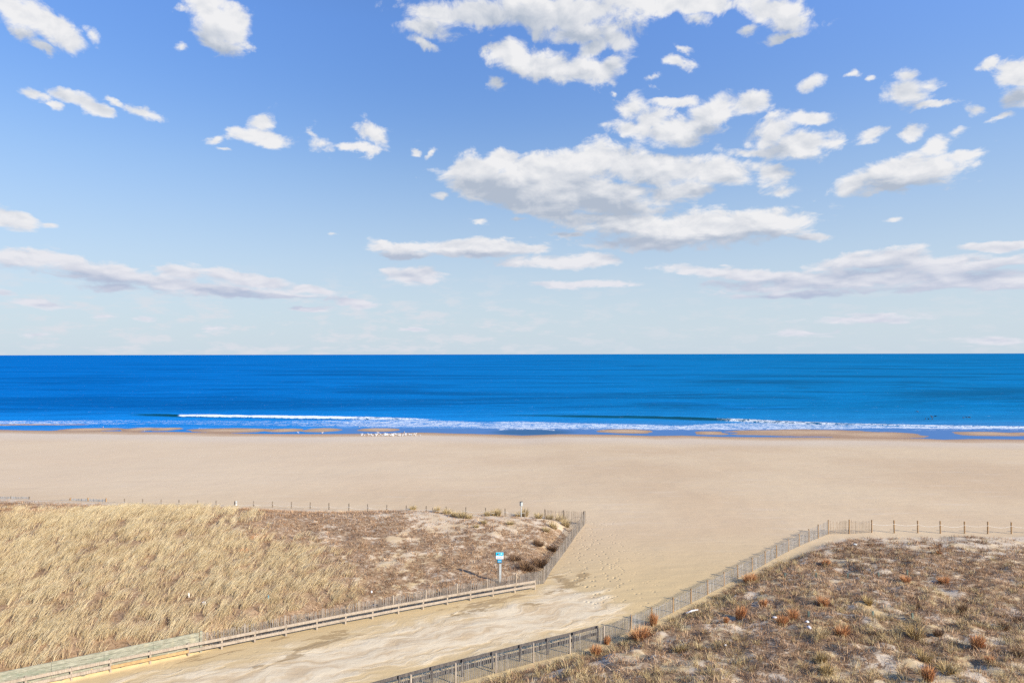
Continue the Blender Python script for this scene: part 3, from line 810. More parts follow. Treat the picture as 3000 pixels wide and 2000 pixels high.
green = np.clip(sst(d1, -2.6, -1.2) * sst(-d1, -1.4, -.2) * h1 * sst(SU, 360, 430) * (1 - roll) * sst(-SU, -1300, -1100), 0, 1)
green = np.maximum(green, sst(d2, -3.0, -1.4) * sst(-d2, -2.2, -.4) * np.clip(h2 * 1.1, 0, 1) * .9)
shallow_sky = sst(SV, 1247, 1262) * .9 + .35 * sst(SV, 1225, 1245)
shallow_sky = np.clip(shallow_sky, 0, 1) * sst(-SY, -230, -205)
shallow_sky = shallow_sky * np.interp(SU, [0, 900, 1050, 2500, 3000], [.25, .35, .95, .95, 1.0])
dirx = sst(-np.hypot((SU - 1560) / 130, (SV - 1266) / 10), -1.2, -.5)
green = np.maximum(green, .45 * dirx)
sea = big_mesh("sea", np.c_[SX, SY, SZ], SF, M_sea, True, dict(foam=foam, green=green, shallow_sky=shallow_sky))
tag(sea, kind='structure')

# ------------------------------------------------------------------ fences
def slat_panel(A, B, topA, topB, sag=.05, pitch=.088, low=None, lean=.0, wires=(.15, .5, .85)):
    """slats between two posts; A, B are (x, y)"""
    m = MB(); L = math.hypot(B[0] - A[0], B[1] - A[1]); n = max(2, int(L / pitch))
    ang = math.atan2(B[1] - A[1], B[0] - A[0]); hs = []
    ts = (np.arange(n) + .5) / n
    xs = A[0] + (B[0] - A[0]) * ts; ys = A[1] + (B[1] - A[1]) * ts
    gz = height(xs, ys)
    for i, t in enumerate(ts):
        top = topA + (topB - topA) * t - sag * 4 * t * (1 - t) + random.uniform(-.035, .035)
        z0 = gz[i] - .06 if low is None else low
        if top - z0 < .1: top = z0 + .12
        if random.random() < .03: top = z0 + (top - z0) * random.uniform(.3, .8)      # a broken slat
        m.post(xs[i], ys[i], z0, top, .038, .012, ang + random.uniform(-.25, .25), random.gauss(0, .022) + lean, random.gauss(0, .012))
        hs.append((xs[i], ys[i], z0, top))
    for w in wires:
        P = [(h[0] + .012 * math.sin(ang), h[1] - .012 * math.cos(ang), h[2] + .06 + (h[3] - h[2] - .06) * w) for h in hs[::3]]
        if len(P) > 1: m.tube(P, .006, 3)
    return m
def fence(name, label, posts, mats, post_r=.045, square=False, group=None, over=.08, **kw):
    """posts: (x, y, top). One thing: every post a part, the slats of each bay a part"""
    o = empty(name, (posts[0][0], posts[0][1], hz1(posts[0][0], posts[0][1])))
    org = tuple(o.location)
    for i, (x, y, zt) in enumerate(posts):
        m = MB(); g = hz1(x, y)
        if square: m.post(x, y, g - .3, zt + over, .09, .09, random.uniform(0, .6), taper=.97)
        else: m.tube([(x, y, g - .3), (x + random.uniform(-.01, .01), y, (g + zt) / 2), (x + random.uniform(-.02, .02), y, zt + over)], post_r, 8)
        m.build('post', mats[0], o, org)
    for a, b in zip(posts[:-1], posts[1:]):
        slat_panel(a[:2], b[:2], a[2], b[2], **kw).build('slat_panel', mats[1], o, org)
    return tag(o, label, 'fence', group)

def resample(line, step):
    P = [np.array(p, float) for p in line]; cum = [0]
    for a, b in zip(P[:-1], P[1:]): cum.append(cum[-1] + float(np.linalg.norm(b - a)))
    n = max(1, int(round(cum[-1] / step))); out = []
    for t in np.linspace(0, cum[-1], n + 1):
        out.append(tuple(np.array([np.interp(t, cum, [p[k] for p in P]) for k in range(2)])))
    return out
GR = 'slatted sand fences around the left dune'
fp = resample(sf, 2.44)
fence('slatted_fence', 'long grey slatted fence standing behind the low guard rail', [(x, y, 1.10 + random.uniform(-.05, .04)) for x, y in fp], (M_grey, M_slat), .05, True, GR, over=.05, pitch=.086)
tops = [(1590, 1660), (1616, 1635), (1637, 1602), (1657, 1576), (1676, 1551.5), (1690.6, 1529), (1703, 1513.6), (1713, 1497)]
sp = []
for (x, y), (u, v) in zip(side, tops): sp.append((x, y, float(np.clip(at_Y(u, v, y)[1], 1.0, 1.4))))
fence('slatted_fence', 'grey slatted fence running up the left side of the sand gap to the beach', sp, (M_post_old, M_slat), .045, False, GR, over=.05, pitch=.085)
b = []
for u, v in ((1713, 1497.5), (1655, 1494.5), (1599.7, 1491.7)):
    Y = row_Y(u) + .25; x, z = at_Y(u, v, Y); b.append((x - .12, Y, z))
fence('slatted_fence', 'short brown slatted fence on the sandy crest, ending at the corner of the gap', b, (M_post_old, M_slat_brown), .05, False, GR, over=.04, low=0.0, pitch=.15)
GB = 'slatted fences far left behind the golden dune'
def back(pts, dy=0.0):
    out = []
    for u, v in pts:
        Y = row_Y(u) + dy; x, z = at_Y(u, v, Y); out.append((x, Y, z))
    return out
fence('slatted_fence', 'tall blue grey slatted fence at the far left edge, behind the dune', back([(-125, 1453), (-45, 1453), (31.5, 1453.5), (86.5, 1455)], .6), (M_post_old, M_slat_pale), .05, False, GB, over=.04, sag=.02, pitch=.085)
fence('slatted_fence', 'low half buried slatted fence rising to the right, behind the far left dune', back([(88, 1468), (120, 1465.5), (205, 1460.5)]), (M_post, M_slat_pale), .055, False, GB, over=.05, sag=.03, pitch=.15)
fence('slatted_fence', 'two bays of pale slatted fence before the rope begins on the left', back([(207, 1459), (258, 1459), (311, 1460.5)]), (M_post, M_slat_pale), .07, False, GB, over=.07, sag=.07, pitch=.085)

# slatted fence along the right dune
GRt = 'slatted fences along the right dune'
near = [(x, y, z - .05) for x, y, z in [RF_extra] + RF[:8]]
fence('slatted_fence', 'dark slatted fence close to the viewer, bottom centre, with a rail behind it', near, (M_grey, M_slat_dark), .05, True, GRt, over=.06, sag=.03, pitch=.115)
fence('slatted_fence', 'long grey slatted fence on brown posts climbing beside the right dune', [(x, y, z - .08) for x, y, z in RF[7:]], (M_post, M_slat_mid), .055, False, GRt, over=.08, sag=.04, pitch=.125, wires=(.12, .38, .62, .88))
fence('slatted_fence', 'short tan slatted fence of two bays facing the beach, top of the right dune', [(x, y, z - .05) for x, y, z in [RF[-1]] + row2], (M_post, M_slat_brown), .06, False, GRt, over=.06, sag=.09, pitch=.15)

# guard rails
def guard(name, label, pts, mat, h=.74, sidey=-.09, group=None, far=None, low=.30, orange=()):
    o = empty(name, (pts[0][0], pts[0][1], hz1(*pts[0])))
    org = tuple(o.location); G = [hz1(*p) for p in pts]
    for i, (p, g) in enumerate(zip(pts, G)):
        a = pts[min(i + 1, len(pts) - 1)]; c = pts[max(i - 1, 0)]; an = math.atan2(a[1] - c[1], a[0] - c[0])
        m = MB(); m.post(p[0], p[1], g - .3, g + h + .01, .10, .10, an); m.build('post', mat, o, org)
    for i in range(len(pts) - 1):
        A, B = Vector((*pts[i], G[i])), Vector((*pts[i + 1], G[i + 1]))
        d = (B - A); nrm = Vector((-d.y, d.x, 0)).normalized() * sidey
        e = d.normalized() * .004
        m = MB(); m.beam(A + nrm + Vector((0, 0, h - .10)) + e, B + nrm + Vector((0, 0, h - .10)) - e, .045, .17); m.build('top_rail', mat, o, org)
        m = MB(); m.beam(A + nrm + Vector((0, 0, low)) + e, B + nrm + Vector((0, 0, low)) - e, .045, .17)
        r = m.build('bottom_rail', M_orange if i in orange else mat, o, org)
        if i in orange: r['label'] = 'orange stained bottom rail'
    return tag(o, label, 'guard rail', group)
guard('guard_rail', 'low two board wooden guard rail running along the left of the sand path', rail_pts, M_grey, group='wooden guard rails beside the sand path', orange=(3, 4))
gp = [(x - .35, y + .45) for x, y, z in near[:]]
gp = resample(gp[:8], 1.9)
guard('guard_rail', 'dark two board guard rail seen through the slatted fence at bottom centre', gp, M_dark, h=.95, sidey=.09, low=.45, group='wooden guard rails beside the sand path')

# green washed plank wall behind the rail, far left
o = empty('plank_wall', (*wallA, 0)); org = tuple(o.location)
A = Vector((*wallA, 0)); B = Vector((*wallB, 0))
for k in range(5):
    m = MB(); n = 5
    for i in range(n):
        P = A.lerp(B, i / n); Q = A.lerp(B, (i + 1) / n); e = (Q - P).normalized() * .006
        za = .02 + k * .232; zt = 1.02 + .16
        zz = Vector((0, 0, za + .115)); jig = Vector((0, 0, random.uniform(-.006, .006)))
        m.beam(P + zz + e + jig, Q + zz - e + jig, .05 + .004 * (k % 2), .222)
    m.build('plank', M_plank, o, org)
for i, t in enumerate((0.12, .3, .48, .66, .84)):
    P = A.lerp(B, t); m = MB(); m.post(P.x + .06, P.y + .09, -.3, 1.1, .09, .09, .5); m.build('post', M_grey, o, org)
m = MB(); m.post(B.x + .09, B.y + .03, -.3, 1.24, .13, .13, .5); m.build('end_post', M_plank, o, org)
tag(o, 'green washed plank retaining wall holding back the grassy dune at lower left', 'wall')

# rope fences
def rope_fence(label, posts, first_rope_from, mat, r, group, stubs=()):
    o = empty('rope_fence', (posts[0][0], posts[0][1], hz1(posts[0][0], posts[0][1]))); org = tuple(o.location)
    for i, (x, y, zt) in enumerate(posts):
        g = hz1(x, y); m = MB(); lean = random.uniform(-.03, .03)
        m.tube([(x, y, g - .35), (x + lean * .5, y, (g + zt) / 2), (x + lean, y, zt - .01), (x + lean, y, zt)], r, 8, radii=[r, r, r, r * .8])
        m.build('post', mat, o, org)
    for (x, y, zt) in stubs:
        g = hz1(x, y); m = MB(); m.tube([(x, y, g - .3), (x, y, zt)], r * .8, 7); m.build('post', mat, o, org)['label'] = 'short thin stub post'
    allp = ([first_rope_from] if first_rope_from else []) + list(posts)
    for a, b_ in zip(allp[:-1], allp[1:]):
        pts = []; s = random.uniform(.10, .22)
        for k in range(9):
            t = k / 8
            x = a[0] + (b_[0] - a[0]) * t; y = a[1] + (b_[1] - a[1]) * t
            z = max((a[2] - .38) * (1 - t) + (b_[2] - .38) * t - s * 4 * t * (1 - t), hz1(x, y) + .03)
            pts.append((x, y - r * .9, z))
        m = MB(); m.tube(pts, .018, 5); m.build('rope', M_rope, o, org)
    return tag(o, label, 'rope fence', group)
lp = back([(365, 1460), (417.4, 1461), (473, 1462), (524, 1463.3), (579.6, 1464.5), (632.8, 1465.5), (688, 1466), (742.7, 1467), (799, 1468), (853.7, 1469.3), (908.8, 1471), (964, 1472.6), (1022, 1474), (1077.6, 1476), (1133, 1478), (1190.8, 1480), (1249, 1481.6), (1308, 1483), (1364.6, 1485), (1422.4, 1486.8), (1480.6, 1488.7), (1537.6, 1490.6)])
first = back([(311, 1460)])[0]
GP = 'rope and post fences marking the dune edges'
rope_fence('long line of thin posts and sagging white rope behind the left dune', lp, first, M_post_old, .062, GP, stubs=back([(1267.8, 1487)]))
rope_fence('stout brown posts joined by sagging white rope across the top of the right dune', rope2, row2[-1], M_post, .068, GP)

# ------------------------------------------------------------------ signs
sxp, syp = on_plane(1462, 1697, .35)
g = hz1(sxp, syp)
o = empty('dune_sign', (sxp, syp, g)); org = tuple(o.location)
def zv(v): return at_Y(1462, v, syp)[1]
def xu(u): return at_Y(u, 1650, syp)[0]
m = MB(); m.post(xu(1465.5), syp, g - .4, zv(1640), .17, .15, .05); m.build('pole', M_metal, o, org)
m = MB(); m.post(xu(1459), syp + .03, g - .4, zv(1640), .10, .15, .05); m.build('pole', M_post_old, o, org)['label'] = 'dark timber post beside the pale one'
def plate(u0, u1, v0, v1, off, th, mat, name, parent=o, lab=None):
    x0, x1 = xu(u0), xu(u1); z0, z1 = zv(v1), zv(v0); m = MB()
    m.box8([(x0, syp - off, z0), (x1, syp - off, z0), (x1, syp - off + th, z0), (x0, syp - off + th, z0), (x0, syp - off, z1), (x1, syp - off, z1), (x1, syp - off + th, z1), (x0, syp - off + th, z1)])
    r = m.build(name, mat, parent, org)
    if lab: r['label'] = lab
    return r
plate(1450, 1477, 1613, 1648, .12, .04, M_board, 'backboard')
wp = plate(1452.8, 1475.2, 1615.2, 1635, .150, .018, M_white, 'sign_panel', lab='white and cyan notice panel')
bp_ = plate(1457.8, 1469.8, 1635.6, 1645.5, .150, .018, M_blue, 'small_panel', lab='small blue panel under the notice')
def mark(u0, u1, v0, v1, mat, name, par):
    x0, x1 = xu(u0), xu(u1); z0, z1 = zv(v1), zv(v0); m = MB(); y = syp - .150
    m.box8([(x0, y - .006, z0), (x1, y - .006, z0), (x1, y - .002, z0), (x0, y - .002, z0), (x0, y - .006, z1), (x1, y - .006, z1), (x1, y - .002, z1), (x0, y - .002, z1)])
    return m.build(name, mat, par, (0, 0, 0))
def mk(u0, u1, v0, v1, mat, name, par, dy=0.0):
    x0, x1 = xu(u0), xu(u1); z0, z1 = zv(v1), zv(v0); m = MB(); y = syp - .150 - dy
    P = [(x0, y - .006, z0), (x1, y - .006, z0), (x1, y - .002, z0), (x0, y - .002, z0), (x0, y - .006, z1), (x1, y - .006, z1), (x1, y - .002, z1), (x0, y - .002, z1)]
    m.box8(P); return m.build(name, mat, par, org)
mk(1453, 1475, 1615.4, 1624.8, M_cyan, 'cyan_field', wp)
mk(1466.8, 1471.6, 1618.8, 1620.6, M_white, 'white_lettering', wp, .006)
mk(1456.6, 1459.6, 1619.6, 1622.6, M_black, 'emblem', wp, .006)
mk(1459.7, 1462.4, 1619.2, 1621.4, M_red, 'emblem', wp, .006)
mk(1456.5, 1472.5, 1627.6, 1628.8, M_cyan, 'lettering_line', wp)
mk(1455.5, 1472.0, 1631.0, 1632.0, M_red, 'lettering_line', wp)
mk(1459.5, 1468.2, 1638.6, 1639.8, M_cyan, 'lettering_line', bp_)
mk(1459.5, 1468.2, 1641.6, 1642.6, M_white, 'lettering_line', bp_)
m = MB(); m.tube([(xu(1467.5), syp + .05, zv(1616)), (xu(1470), syp + .05, zv(1606)), (xu(1472.5), syp + .05, zv(1598))], .018, 5, radii=[.02, .014, .006]); m.build('rod', M_board, o, org)
tag(o, 'blue and white notice sign on a stout pole behind the left slatted fence', 'sign')

Yb = row_Y(1527) - .6
xb, zb = at_Y(1526.5, 1497, Yb); g = hz1(xb, Yb)
o = empty('box_sign', (xb, Yb, g)); org = tuple(o.location)
zt = at_Y(1527, 1469.5, Yb)[1]; zl = at_Y(1527, 1481, Yb)[1]
m = MB(); m.tube([(xb, Yb, g - .3), (xb + .02, Yb, zl + .1)], .045, 8); m.build('pole', M_metal, o, org)
m = MB(); m.post(xb + .02, Yb, zl, zt, .26, .20, math.radians(38)); m.build('box', M_greyside, o, org)
m = MB(); m.post(xb + .02, Yb, zt + .002, zt + .03, .29, .23, math.radians(38)); m.build('lid', M_black, o, org)
tag(o, 'small grey box on a thin pale pole standing on the sandy crest', 'sign')
Yb = row_Y(692.5) - .15
xb, zt = at_Y(692.8, 1466.3, Yb); g = hz1(xb, Yb)
o = empty('marker_sign', (xb, Yb, g)); org = tuple(o.location)
m = MB(); m.tube([(xb, Yb, g - .2), (xb, Yb, zt - .1)], .02, 6); m.build('pole', M_metal, o, org)
m = MB(); m.post(xb, Yb - .03, zt - .28, zt, .16, .02, .2); m.build('panel', M_metal, o, org)
m = MB(); m.post(xb, Yb - .03, zt - .50, zt - .38, .14, .02, .2); m.build('panel', M_white, o, org)
tag(o, 'tiny pale marker sign beside a rope post on the grassy crest', 'sign')

# green stakes standing in the right dune
stk = [(2300, 1693, 'at the left edge of the row nearest the slatted fence'), (2391, 1692, 'in the back row below the white scrap'), (2484, 1692, 'in the middle of the back row'), (2574, 1690, 'in the back row left of two low rust tufts'),
       (2658, 1684, 'standing just behind a low rust tuft'), (2369, 1807, 'above the white plastic in the middle of the dune'), (2557, 1807, 'alone between brown scrub in mid dune'), (2673, 1812, 'darkest one, on pale sand in mid dune')]
for u, v, w in stk:
    x, y, z = ground_at(u, v); m = MB(); zt = z + .34
    m.post(x, y, z - .15, zt, .11, .09, random.uniform(-.3, .3)); m.post(x, y, zt + .001, zt + .02, .09, .07, 0)
    s = m.build('stake', M_stake, None, (x, y, z)); s.location = (x, y, z)
    tag(s, 'short green stake ' + w, 'stake', 'green stakes in the right dune')

# ------------------------------------------------------------------ plants
def blades(bx, by, bz, lx, ly, h, w, tint, curl=.35):
    """one curved blade per base point: 2 quads narrowing to a tip"""
    n = len(bx); a = rng.uniform(0, math.pi, n)
    wx, wy = np.cos(a) * w / 2, np.sin(a) * w / 2
    V = np.empty((n, 6, 3))
    ks = (0.0, .55, 1.0); ws = (1.0, .8, .22)
    for i, (k, ww) in enumerate(zip(ks, ws)):
        off = k ** 1.6
        cx = bx + lx * off; cy = by + ly * off; cz = bz + h * (k - curl * .35 * k * k * np.minimum(np.hypot(lx, ly) / np.maximum(h, .05), 1.5)) - (0.05 if i == 0 else 0)
        V[:, i * 2] = np.c_[cx - wx * ww, cy - wy * ww, cz]
        V[:, i * 2 + 1] = np.c_[cx + wx * ww, cy + wy * ww, cz]
    base = (np.arange(n) * 6)[:, None]
    F = np.concatenate([base + np.array([0, 1, 3, 2]), base + np.array([2, 3, 5, 4])], 0)
    return V.reshape(-1, 3), F, np.repeat(tint, 6)
def scatter(n, x0, x1, y0, y1):
    return rng.uniform(x0, x1, n), rng.uniform(y0, y1, n)
def tufted(n_tufts, per, box, keep, rad):
    cx, cy = scatter(n_tufts, *box)
    k = keep(cx, cy) > rng.random(n_tufts)
    cx, cy = cx[k], cy[k]
    idx = np.repeat(np.arange(len(cx)), per)
    r = rad * np.sqrt(rng.random(len(idx))); a = rng.uniform(0, 2 * math.pi, len(idx))
    dx, dy = np.cos(a) * r, np.sin(a) * r
    return cx[idx] + dx, cy[idx] + dy, dx, dy, idx, len(cx)

def info(x, y):
    z = height(x, y); u, v = to_uv(x, y, z)
    dl = poly_sd(x, y, LPOLY); dr = poly_sd(x, y, RPOLY)
    return z, u, v, dl, dr, zone(u, v, x, y, dl, dr)
# golden beach grass: tufts all blown to the right
def kg(x, y):
    z, u, v, dl, dr, (g_, s_, t_) = info(x, y)
    gaps = sst(fbm(x * .8 + 40, y * .8, 3), .34, .50)
    return g_ * (dl > .42) * (.25 + .75 * gaps) * (u > -330)
x, y, dx, dy, idx, nt = tufted(21000, 20, (-62, 2, 30, 80), kg, .25)
tt = rng.normal(0, 1, nt)[idx]
z = height(x, y); patch = fbm(x * .25, y * .25 + 9, 3)
h = (.50 + .09 * tt + rng.uniform(-.12, .18, len(x))) * (.75 + .5 * patch)
h = np.clip(h, .12, .85)
lx = dx * .5 + .30 * h / .45 + .10 * tt * .8 + rng.normal(0, .07, len(x)); ly = dy * .5 + .10 + rng.normal(0, .10, len(x))
tint = np.clip(.60 + .20 * tt + rng.normal(0, .16, len(x)) + (patch - .5) * .5, 0, 1)
V, F, T = blades(x, y, z, lx, ly, h, rng.uniform(.012, .030, len(x)), tint)
o = big_mesh('dune_grass', V, F, M_gold, False, dict(tint=T)); tag(o, kind='stuff')

# brown scrub and litter on both dunes
def ks(side_):
    def f(x, y):
        z, u, v, dl, dr, (g_, s_, t_) = info(x, y)
        d = dl if side_ == 'L' else dr
        m = s_ + .10 * g_
        return np.clip(m, 0, 1) * (d > .12) * (u > -120) * (u < 3150) * (v < 2080)
    return f
for side_, box, n, sc in (('L', (-62, 9, 34, 81), 30000, 1.0), ('R', (-8, 66, 24, 69), 38000, 1.1)):
    x, y, dx, dy, idx, nt = tufted(n, 9, box, ks(side_), .22)
    tt = rng.normal(0, 1, nt)[idx]; z = height(x, y); patch = fbm(x * .3 + 5, y * .3, 3)
    h = np.clip((.11 + .06 * tt + rng.uniform(-.05, .10, len(x))) * sc, .03, .48)
    lx = dx * .9 + rng.normal(.05, .16, len(x)); ly = dy * .9 + rng.normal(0, .15, len(x))
    tint = np.clip(.45 + .16 * tt + rng.normal(0, .22, len(x)) + (patch - .5) * .7, 0, 1)
    V, F, T = blades(x, y, z, lx, ly, h, rng.uniform(.014, .034, len(x)), tint)
    o = big_mesh('dune_scrub', V, F, M_scrub, False, dict(tint=T)); tag(o, kind='stuff')
# tan and yellowish grass in the lower right dune and along the fence
def kt(x, y):
    z, u, v, dl, dr, (g_, s_, t_) = info(x, y)
    k = t_ + .75 * sst(-dr, -2.4, -1.0) * (v > 1640) + .12 * s_
    return np.clip(k, 0, 1) * (dr > .2) * (u < 3150) * (v < 2080)
x, y, dx, dy, idx, nt = tufted(11000, 24, (-8, 50, 24, 64), kt, .18)
tt = rng.normal(0, 1, nt)[idx]; z = height(x, y)
h = np.clip(.26 + .08 * tt + rng.uniform(-.08, .10, len(x)), .06, .6)
lx = dx * 1.2 + rng.normal(.02, .13, len(x)); ly = dy * 1.2 + rng.normal(0, .13, len(x))
tint = np.clip(.5 + .16 * tt + rng.normal(0, .2, len(x)), 0, 1)
V, F, T = blades(x, y, z, lx, ly, h, rng.uniform(.009, .021, len(x)), tint)
o = big_mesh('dune_grass', V, F, M_tan, False, dict(tint=T)); tag(o, kind='stuff')

# single clumps, each a thing of its own
def clump(name, mat, u, v, wpx, hpx, label, cat, group, n=160, dense=1.0, upright=.6):
    x0, y0, z0 = ground_at(u, v)
    s = FOC / y0; W_ = wpx / s / 2; H_ = hpx / s
    n = int(n * dense)
    a = rng.uniform(0, 2 * math.pi, n); r = np.sqrt(rng.random(n)) * W_ * .5
    bx, by = x0 + np.cos(a) * r, y0 + np.sin(a) * r
    bz = height(bx, by)
    sp = rng.uniform(.1, 1.0, n)
    lx = np.cos(a) * W_ * sp * (1.15 - upright) * 1.3 + rng.normal(.05, .06, n) * W_ * 2; ly = np.sin(a) * W_ * sp * (1.15 - upright) * 1.3 + rng.normal(0, .06, n) * W_ * 2
    h = H_ * rng.uniform(.45, 1.05, n) * (1 - .3 * sp)
    V, F, T = blades(bx - x0, by - y0, bz - z0, lx, ly, h, rng.uniform(.014, .034, n), np.clip(rng.normal(.55, .22, n), 0, 1), .25)
    o = big_mesh(name, V, F, mat, False, dict(tint=T)); o.location = (x0, y0, z0)
    return tag(o, label, cat, group)
RG = 'rust coloured grass clumps on the right dune'
for u, v, w_, h_, lab in (
    (1876, 1874, 78, 48, 'largest rust grass clump, against the slatted fence at lower centre'),
    (1777, 1886, 26, 26, 'small rust grass clump at the foot of the dark slatted fence'),
    (1745, 1918, 44, 34, 'rust grass clump with a dark heart, left end of the right dune'),
    (1914, 1832, 28, 44, 'narrow orange grass clump hiding the foot of a fence post'),
    (2195, 1704, 58, 30, 'wide rust grass clump touching the slatted fence halfway up'),
    (2169, 1812, 42, 46, 'tall upright rust grass clump left of the white scrap'),
    (2127, 1822, 18, 18, 'little red brown clump left of the tall rust clump'),
    (2322, 1812, 42, 28, 'rust clump, upper of a pair in the middle of the dune'),
    (2292, 1832, 44, 34, 'rust clump casting a dark shadow, lower of a pair'),
    (2236, 1778, 30, 24, 'faint rust clump above the tall rust clump'),
    (2411, 1776, 44, 32, 'round rust clump with a long shadow, centre of the right dune'),
    (2419, 1657, 30, 22, 'small rust clump near the top of the dune by the fence bend'),
    (2467, 1862, 56, 36, 'broad rust clump right of the white plastic'),
    (2652, 1704, 40, 18, 'low flat rust clump behind which a green stake stands'),
    (2764, 1706, 46, 20, 'low flat rust clump farthest right in the back row'),
    (2864, 1896, 50, 44, 'loose pinkish rust clump at lower right'),
    (2900, 1942, 34, 24, 'small brown rust clump near the lower right corner'),
    (2718, 1992, 44, 50, 'rust brown clump cut by the bottom edge of the view')):
    clump('grass_clump', M_rust, u, v, w_, h_, lab, 'grass clump', RG, n=420)
YG = 'yellow green grass tufts on the right dune'
for u, v, w_, h_, lab in (
    (2542, 1768, 34, 26, 'yellow green tuft right of the round rust clump'), (2680, 1862, 70, 40, 'widest yellow green tuft, lower middle of the dune'),
    (2406, 1940, 40, 36, 'yellow green tuft on the slope at the bottom, left one'), (2420, 1978, 46, 40, 'yellow green tuft at the very bottom, below its twin'),
    (2777, 1972, 66, 36, 'spreading yellow green tuft at the bottom right'), (2706, 1936, 50, 40, 'yellow green tuft beside a dark shadowed hollow'),
    (1990, 1910, 46, 26, 'yellow green tuft in the lower left of the right dune')):
    clump('grass_tuft', M_olive, u, v, w_, h_, lab, 'grass tuft', YG, n=260, upright=.3)
BG = 'brown brush clumps on the right dune'
for u, v, w_, h_, lab in (
    (2688, 1784, 40, 26, 'grey brown brush clump above the widest yellow green tuft'), (2817, 1794, 36, 34, 'brown brush clump with stiff stems, right of centre'),
    (2748, 1864, 36, 24, 'brown brush clump between two pale sandy patches'), (2940, 1842, 40, 26, 'brown brush clump with a thin shadow near the right edge'),
    (2983, 1824, 34, 22, 'brown brush clump at the right edge, upper'), (2980, 1922, 50, 30, 'dark brush clump at the right edge, lower')):
    clump('brush_clump', M_shrub, u, v, w_, h_, lab, 'brush', BG, n=170)
DB = 'dark brushwood at the right end of the left dune'
for u, v, w_, h_, lab in (
    (1583, 1656, 70, 32, 'big dark brown bush pressed against the slatted fence corner'), (1541, 1668, 64, 28, 'reddish brown bush left of the big dark bush'),
    (1577, 1596, 44, 18, 'small dark bush on the sandy slope above the big bush'), (1618, 1612, 36, 18, 'dark bush touching the side fence'), (1510, 1640, 50, 16, 'flat brown bush right of the notice sign')):
    clump('bush', M_shrub, u, v, w_, h_, lab, 'bush', DB, n=420, upright=.45)
CT = 'tan tufts along the sandy crest'
words_ = ['first', 'second', 'third', 'fourth', 'fifth', 'sixth', 'seventh', 'eighth', 'ninth', 'tenth', 'eleventh', 'twelfth', 'thirteenth', 'fourteenth', 'fifteenth', 'sixteenth', 'seventeenth']
tf = [(1209, 1493, 22, 10), (1279, 1500, 22, 14), (1309, 1505, 28, 14), (1330, 1512, 24, 12), (1350, 1516, 30, 16), (1372, 1518, 22, 12), (1427, 1511, 20, 12), (1447, 1510, 22, 16), (1459, 1511, 18, 18), (1520, 1513, 26, 12), (1538, 1513, 20, 20),
      (1577, 1517, 28, 14), (1608, 1520, 26, 12)]
for i, (u, v, w_, h_) in enumerate(tf):
    clump('grass_tuft', M_tan, u, v, w_ * 1.3, h_ * 1.5, f'tan grass tuft on the crest line, {words_[i]} from the left', 'grass tuft', CT, n=240, upright=.5)
for u, v, w_, h_, lab in ((1641, 1526, 36, 20, 'bushy tan tuft leaning on the short crest fence'), (1656, 1540, 30, 20, 'tan tuft on the slope below the short crest fence, right one'), (1621, 1546, 28, 16, 'tan tuft on the slope below the short crest fence, left one'),
                          (1600, 1556, 24, 12, 'low tan tuft farther down the white sand slope'), (1494, 1536, 24, 9, 'small tan tuft alone on pale sand below the grey box'), (1417, 1533, 20, 9, 'small tan tuft on pale sand mid slope'), (1395, 1545, 18, 8, 'smallest tan tuft on the pale slope')):
    clump('grass_tuft', M_tan, u, v, w_ * 1.3, h_ * 1.3, lab, 'grass tuft', CT, n=240, upright=.5)
for u, v, w_, h_, lab in ((752, 1580, 60, 14, 'wide reddish patch of grass in the golden dune'), (714, 1618, 40, 14, 'small reddish patch of grass in the golden dune')):
    clump('grass_clump', M_rust, u, v, w_, h_, lab, 'grass clump', 'reddish grass patches on the left dune', n=150, upright=.5)

# dead bush with bare stems on the right
x0, y0, z0 = ground_at(2751, 1623)
o = empty('bare_bush', (x0, y0, z0)); st = MB()
for k in range(16):
    a = random.uniform(0, 6.28); sp = random.uniform(.05, .55); hh = random.uniform(.5, 1.45)
    p0 = Vector((math.cos(a) * .05, math.sin(a) * .05, -.05)); p2 = Vector((math.cos(a) * sp, math.sin(a) * sp, hh)); p1 = p0.lerp(p2, .5) + Vector((random.uniform(-.05, .05), random.uniform(-.05, .05), .08))
    st.tube([p0, p1, p2], .014, 4, radii=[.018, .012, .004])
    for j in range(3):
        t = random.uniform(.4, .9); q = p1.lerp(p2, t) if t > .5 else p0.lerp(p1, t * 2)
        st.tube([q, q + Vector((random.uniform(-.2, .2), random.uniform(-.2, .2), random.uniform(.1, .25)))], .007, 3, radii=[.008, .003])
st.build('stems', M_twig, o)
n = 110; a = rng.uniform(0, 6.28, n); r = rng.random(n) * .18
V, F, T = blades(np.cos(a) * r, np.sin(a) * r, np.zeros(n), np.cos(a) * .22, np.sin(a) * .22, rng.uniform(.12, .36, n), np.full(n, .03), rng.random(n))
big_mesh('base_leaves', V, F, M_rust, False, dict(tint=T), o)
tag(o, 'tall bare stemmed bush standing alone on pale sand, upper right', 'bush')

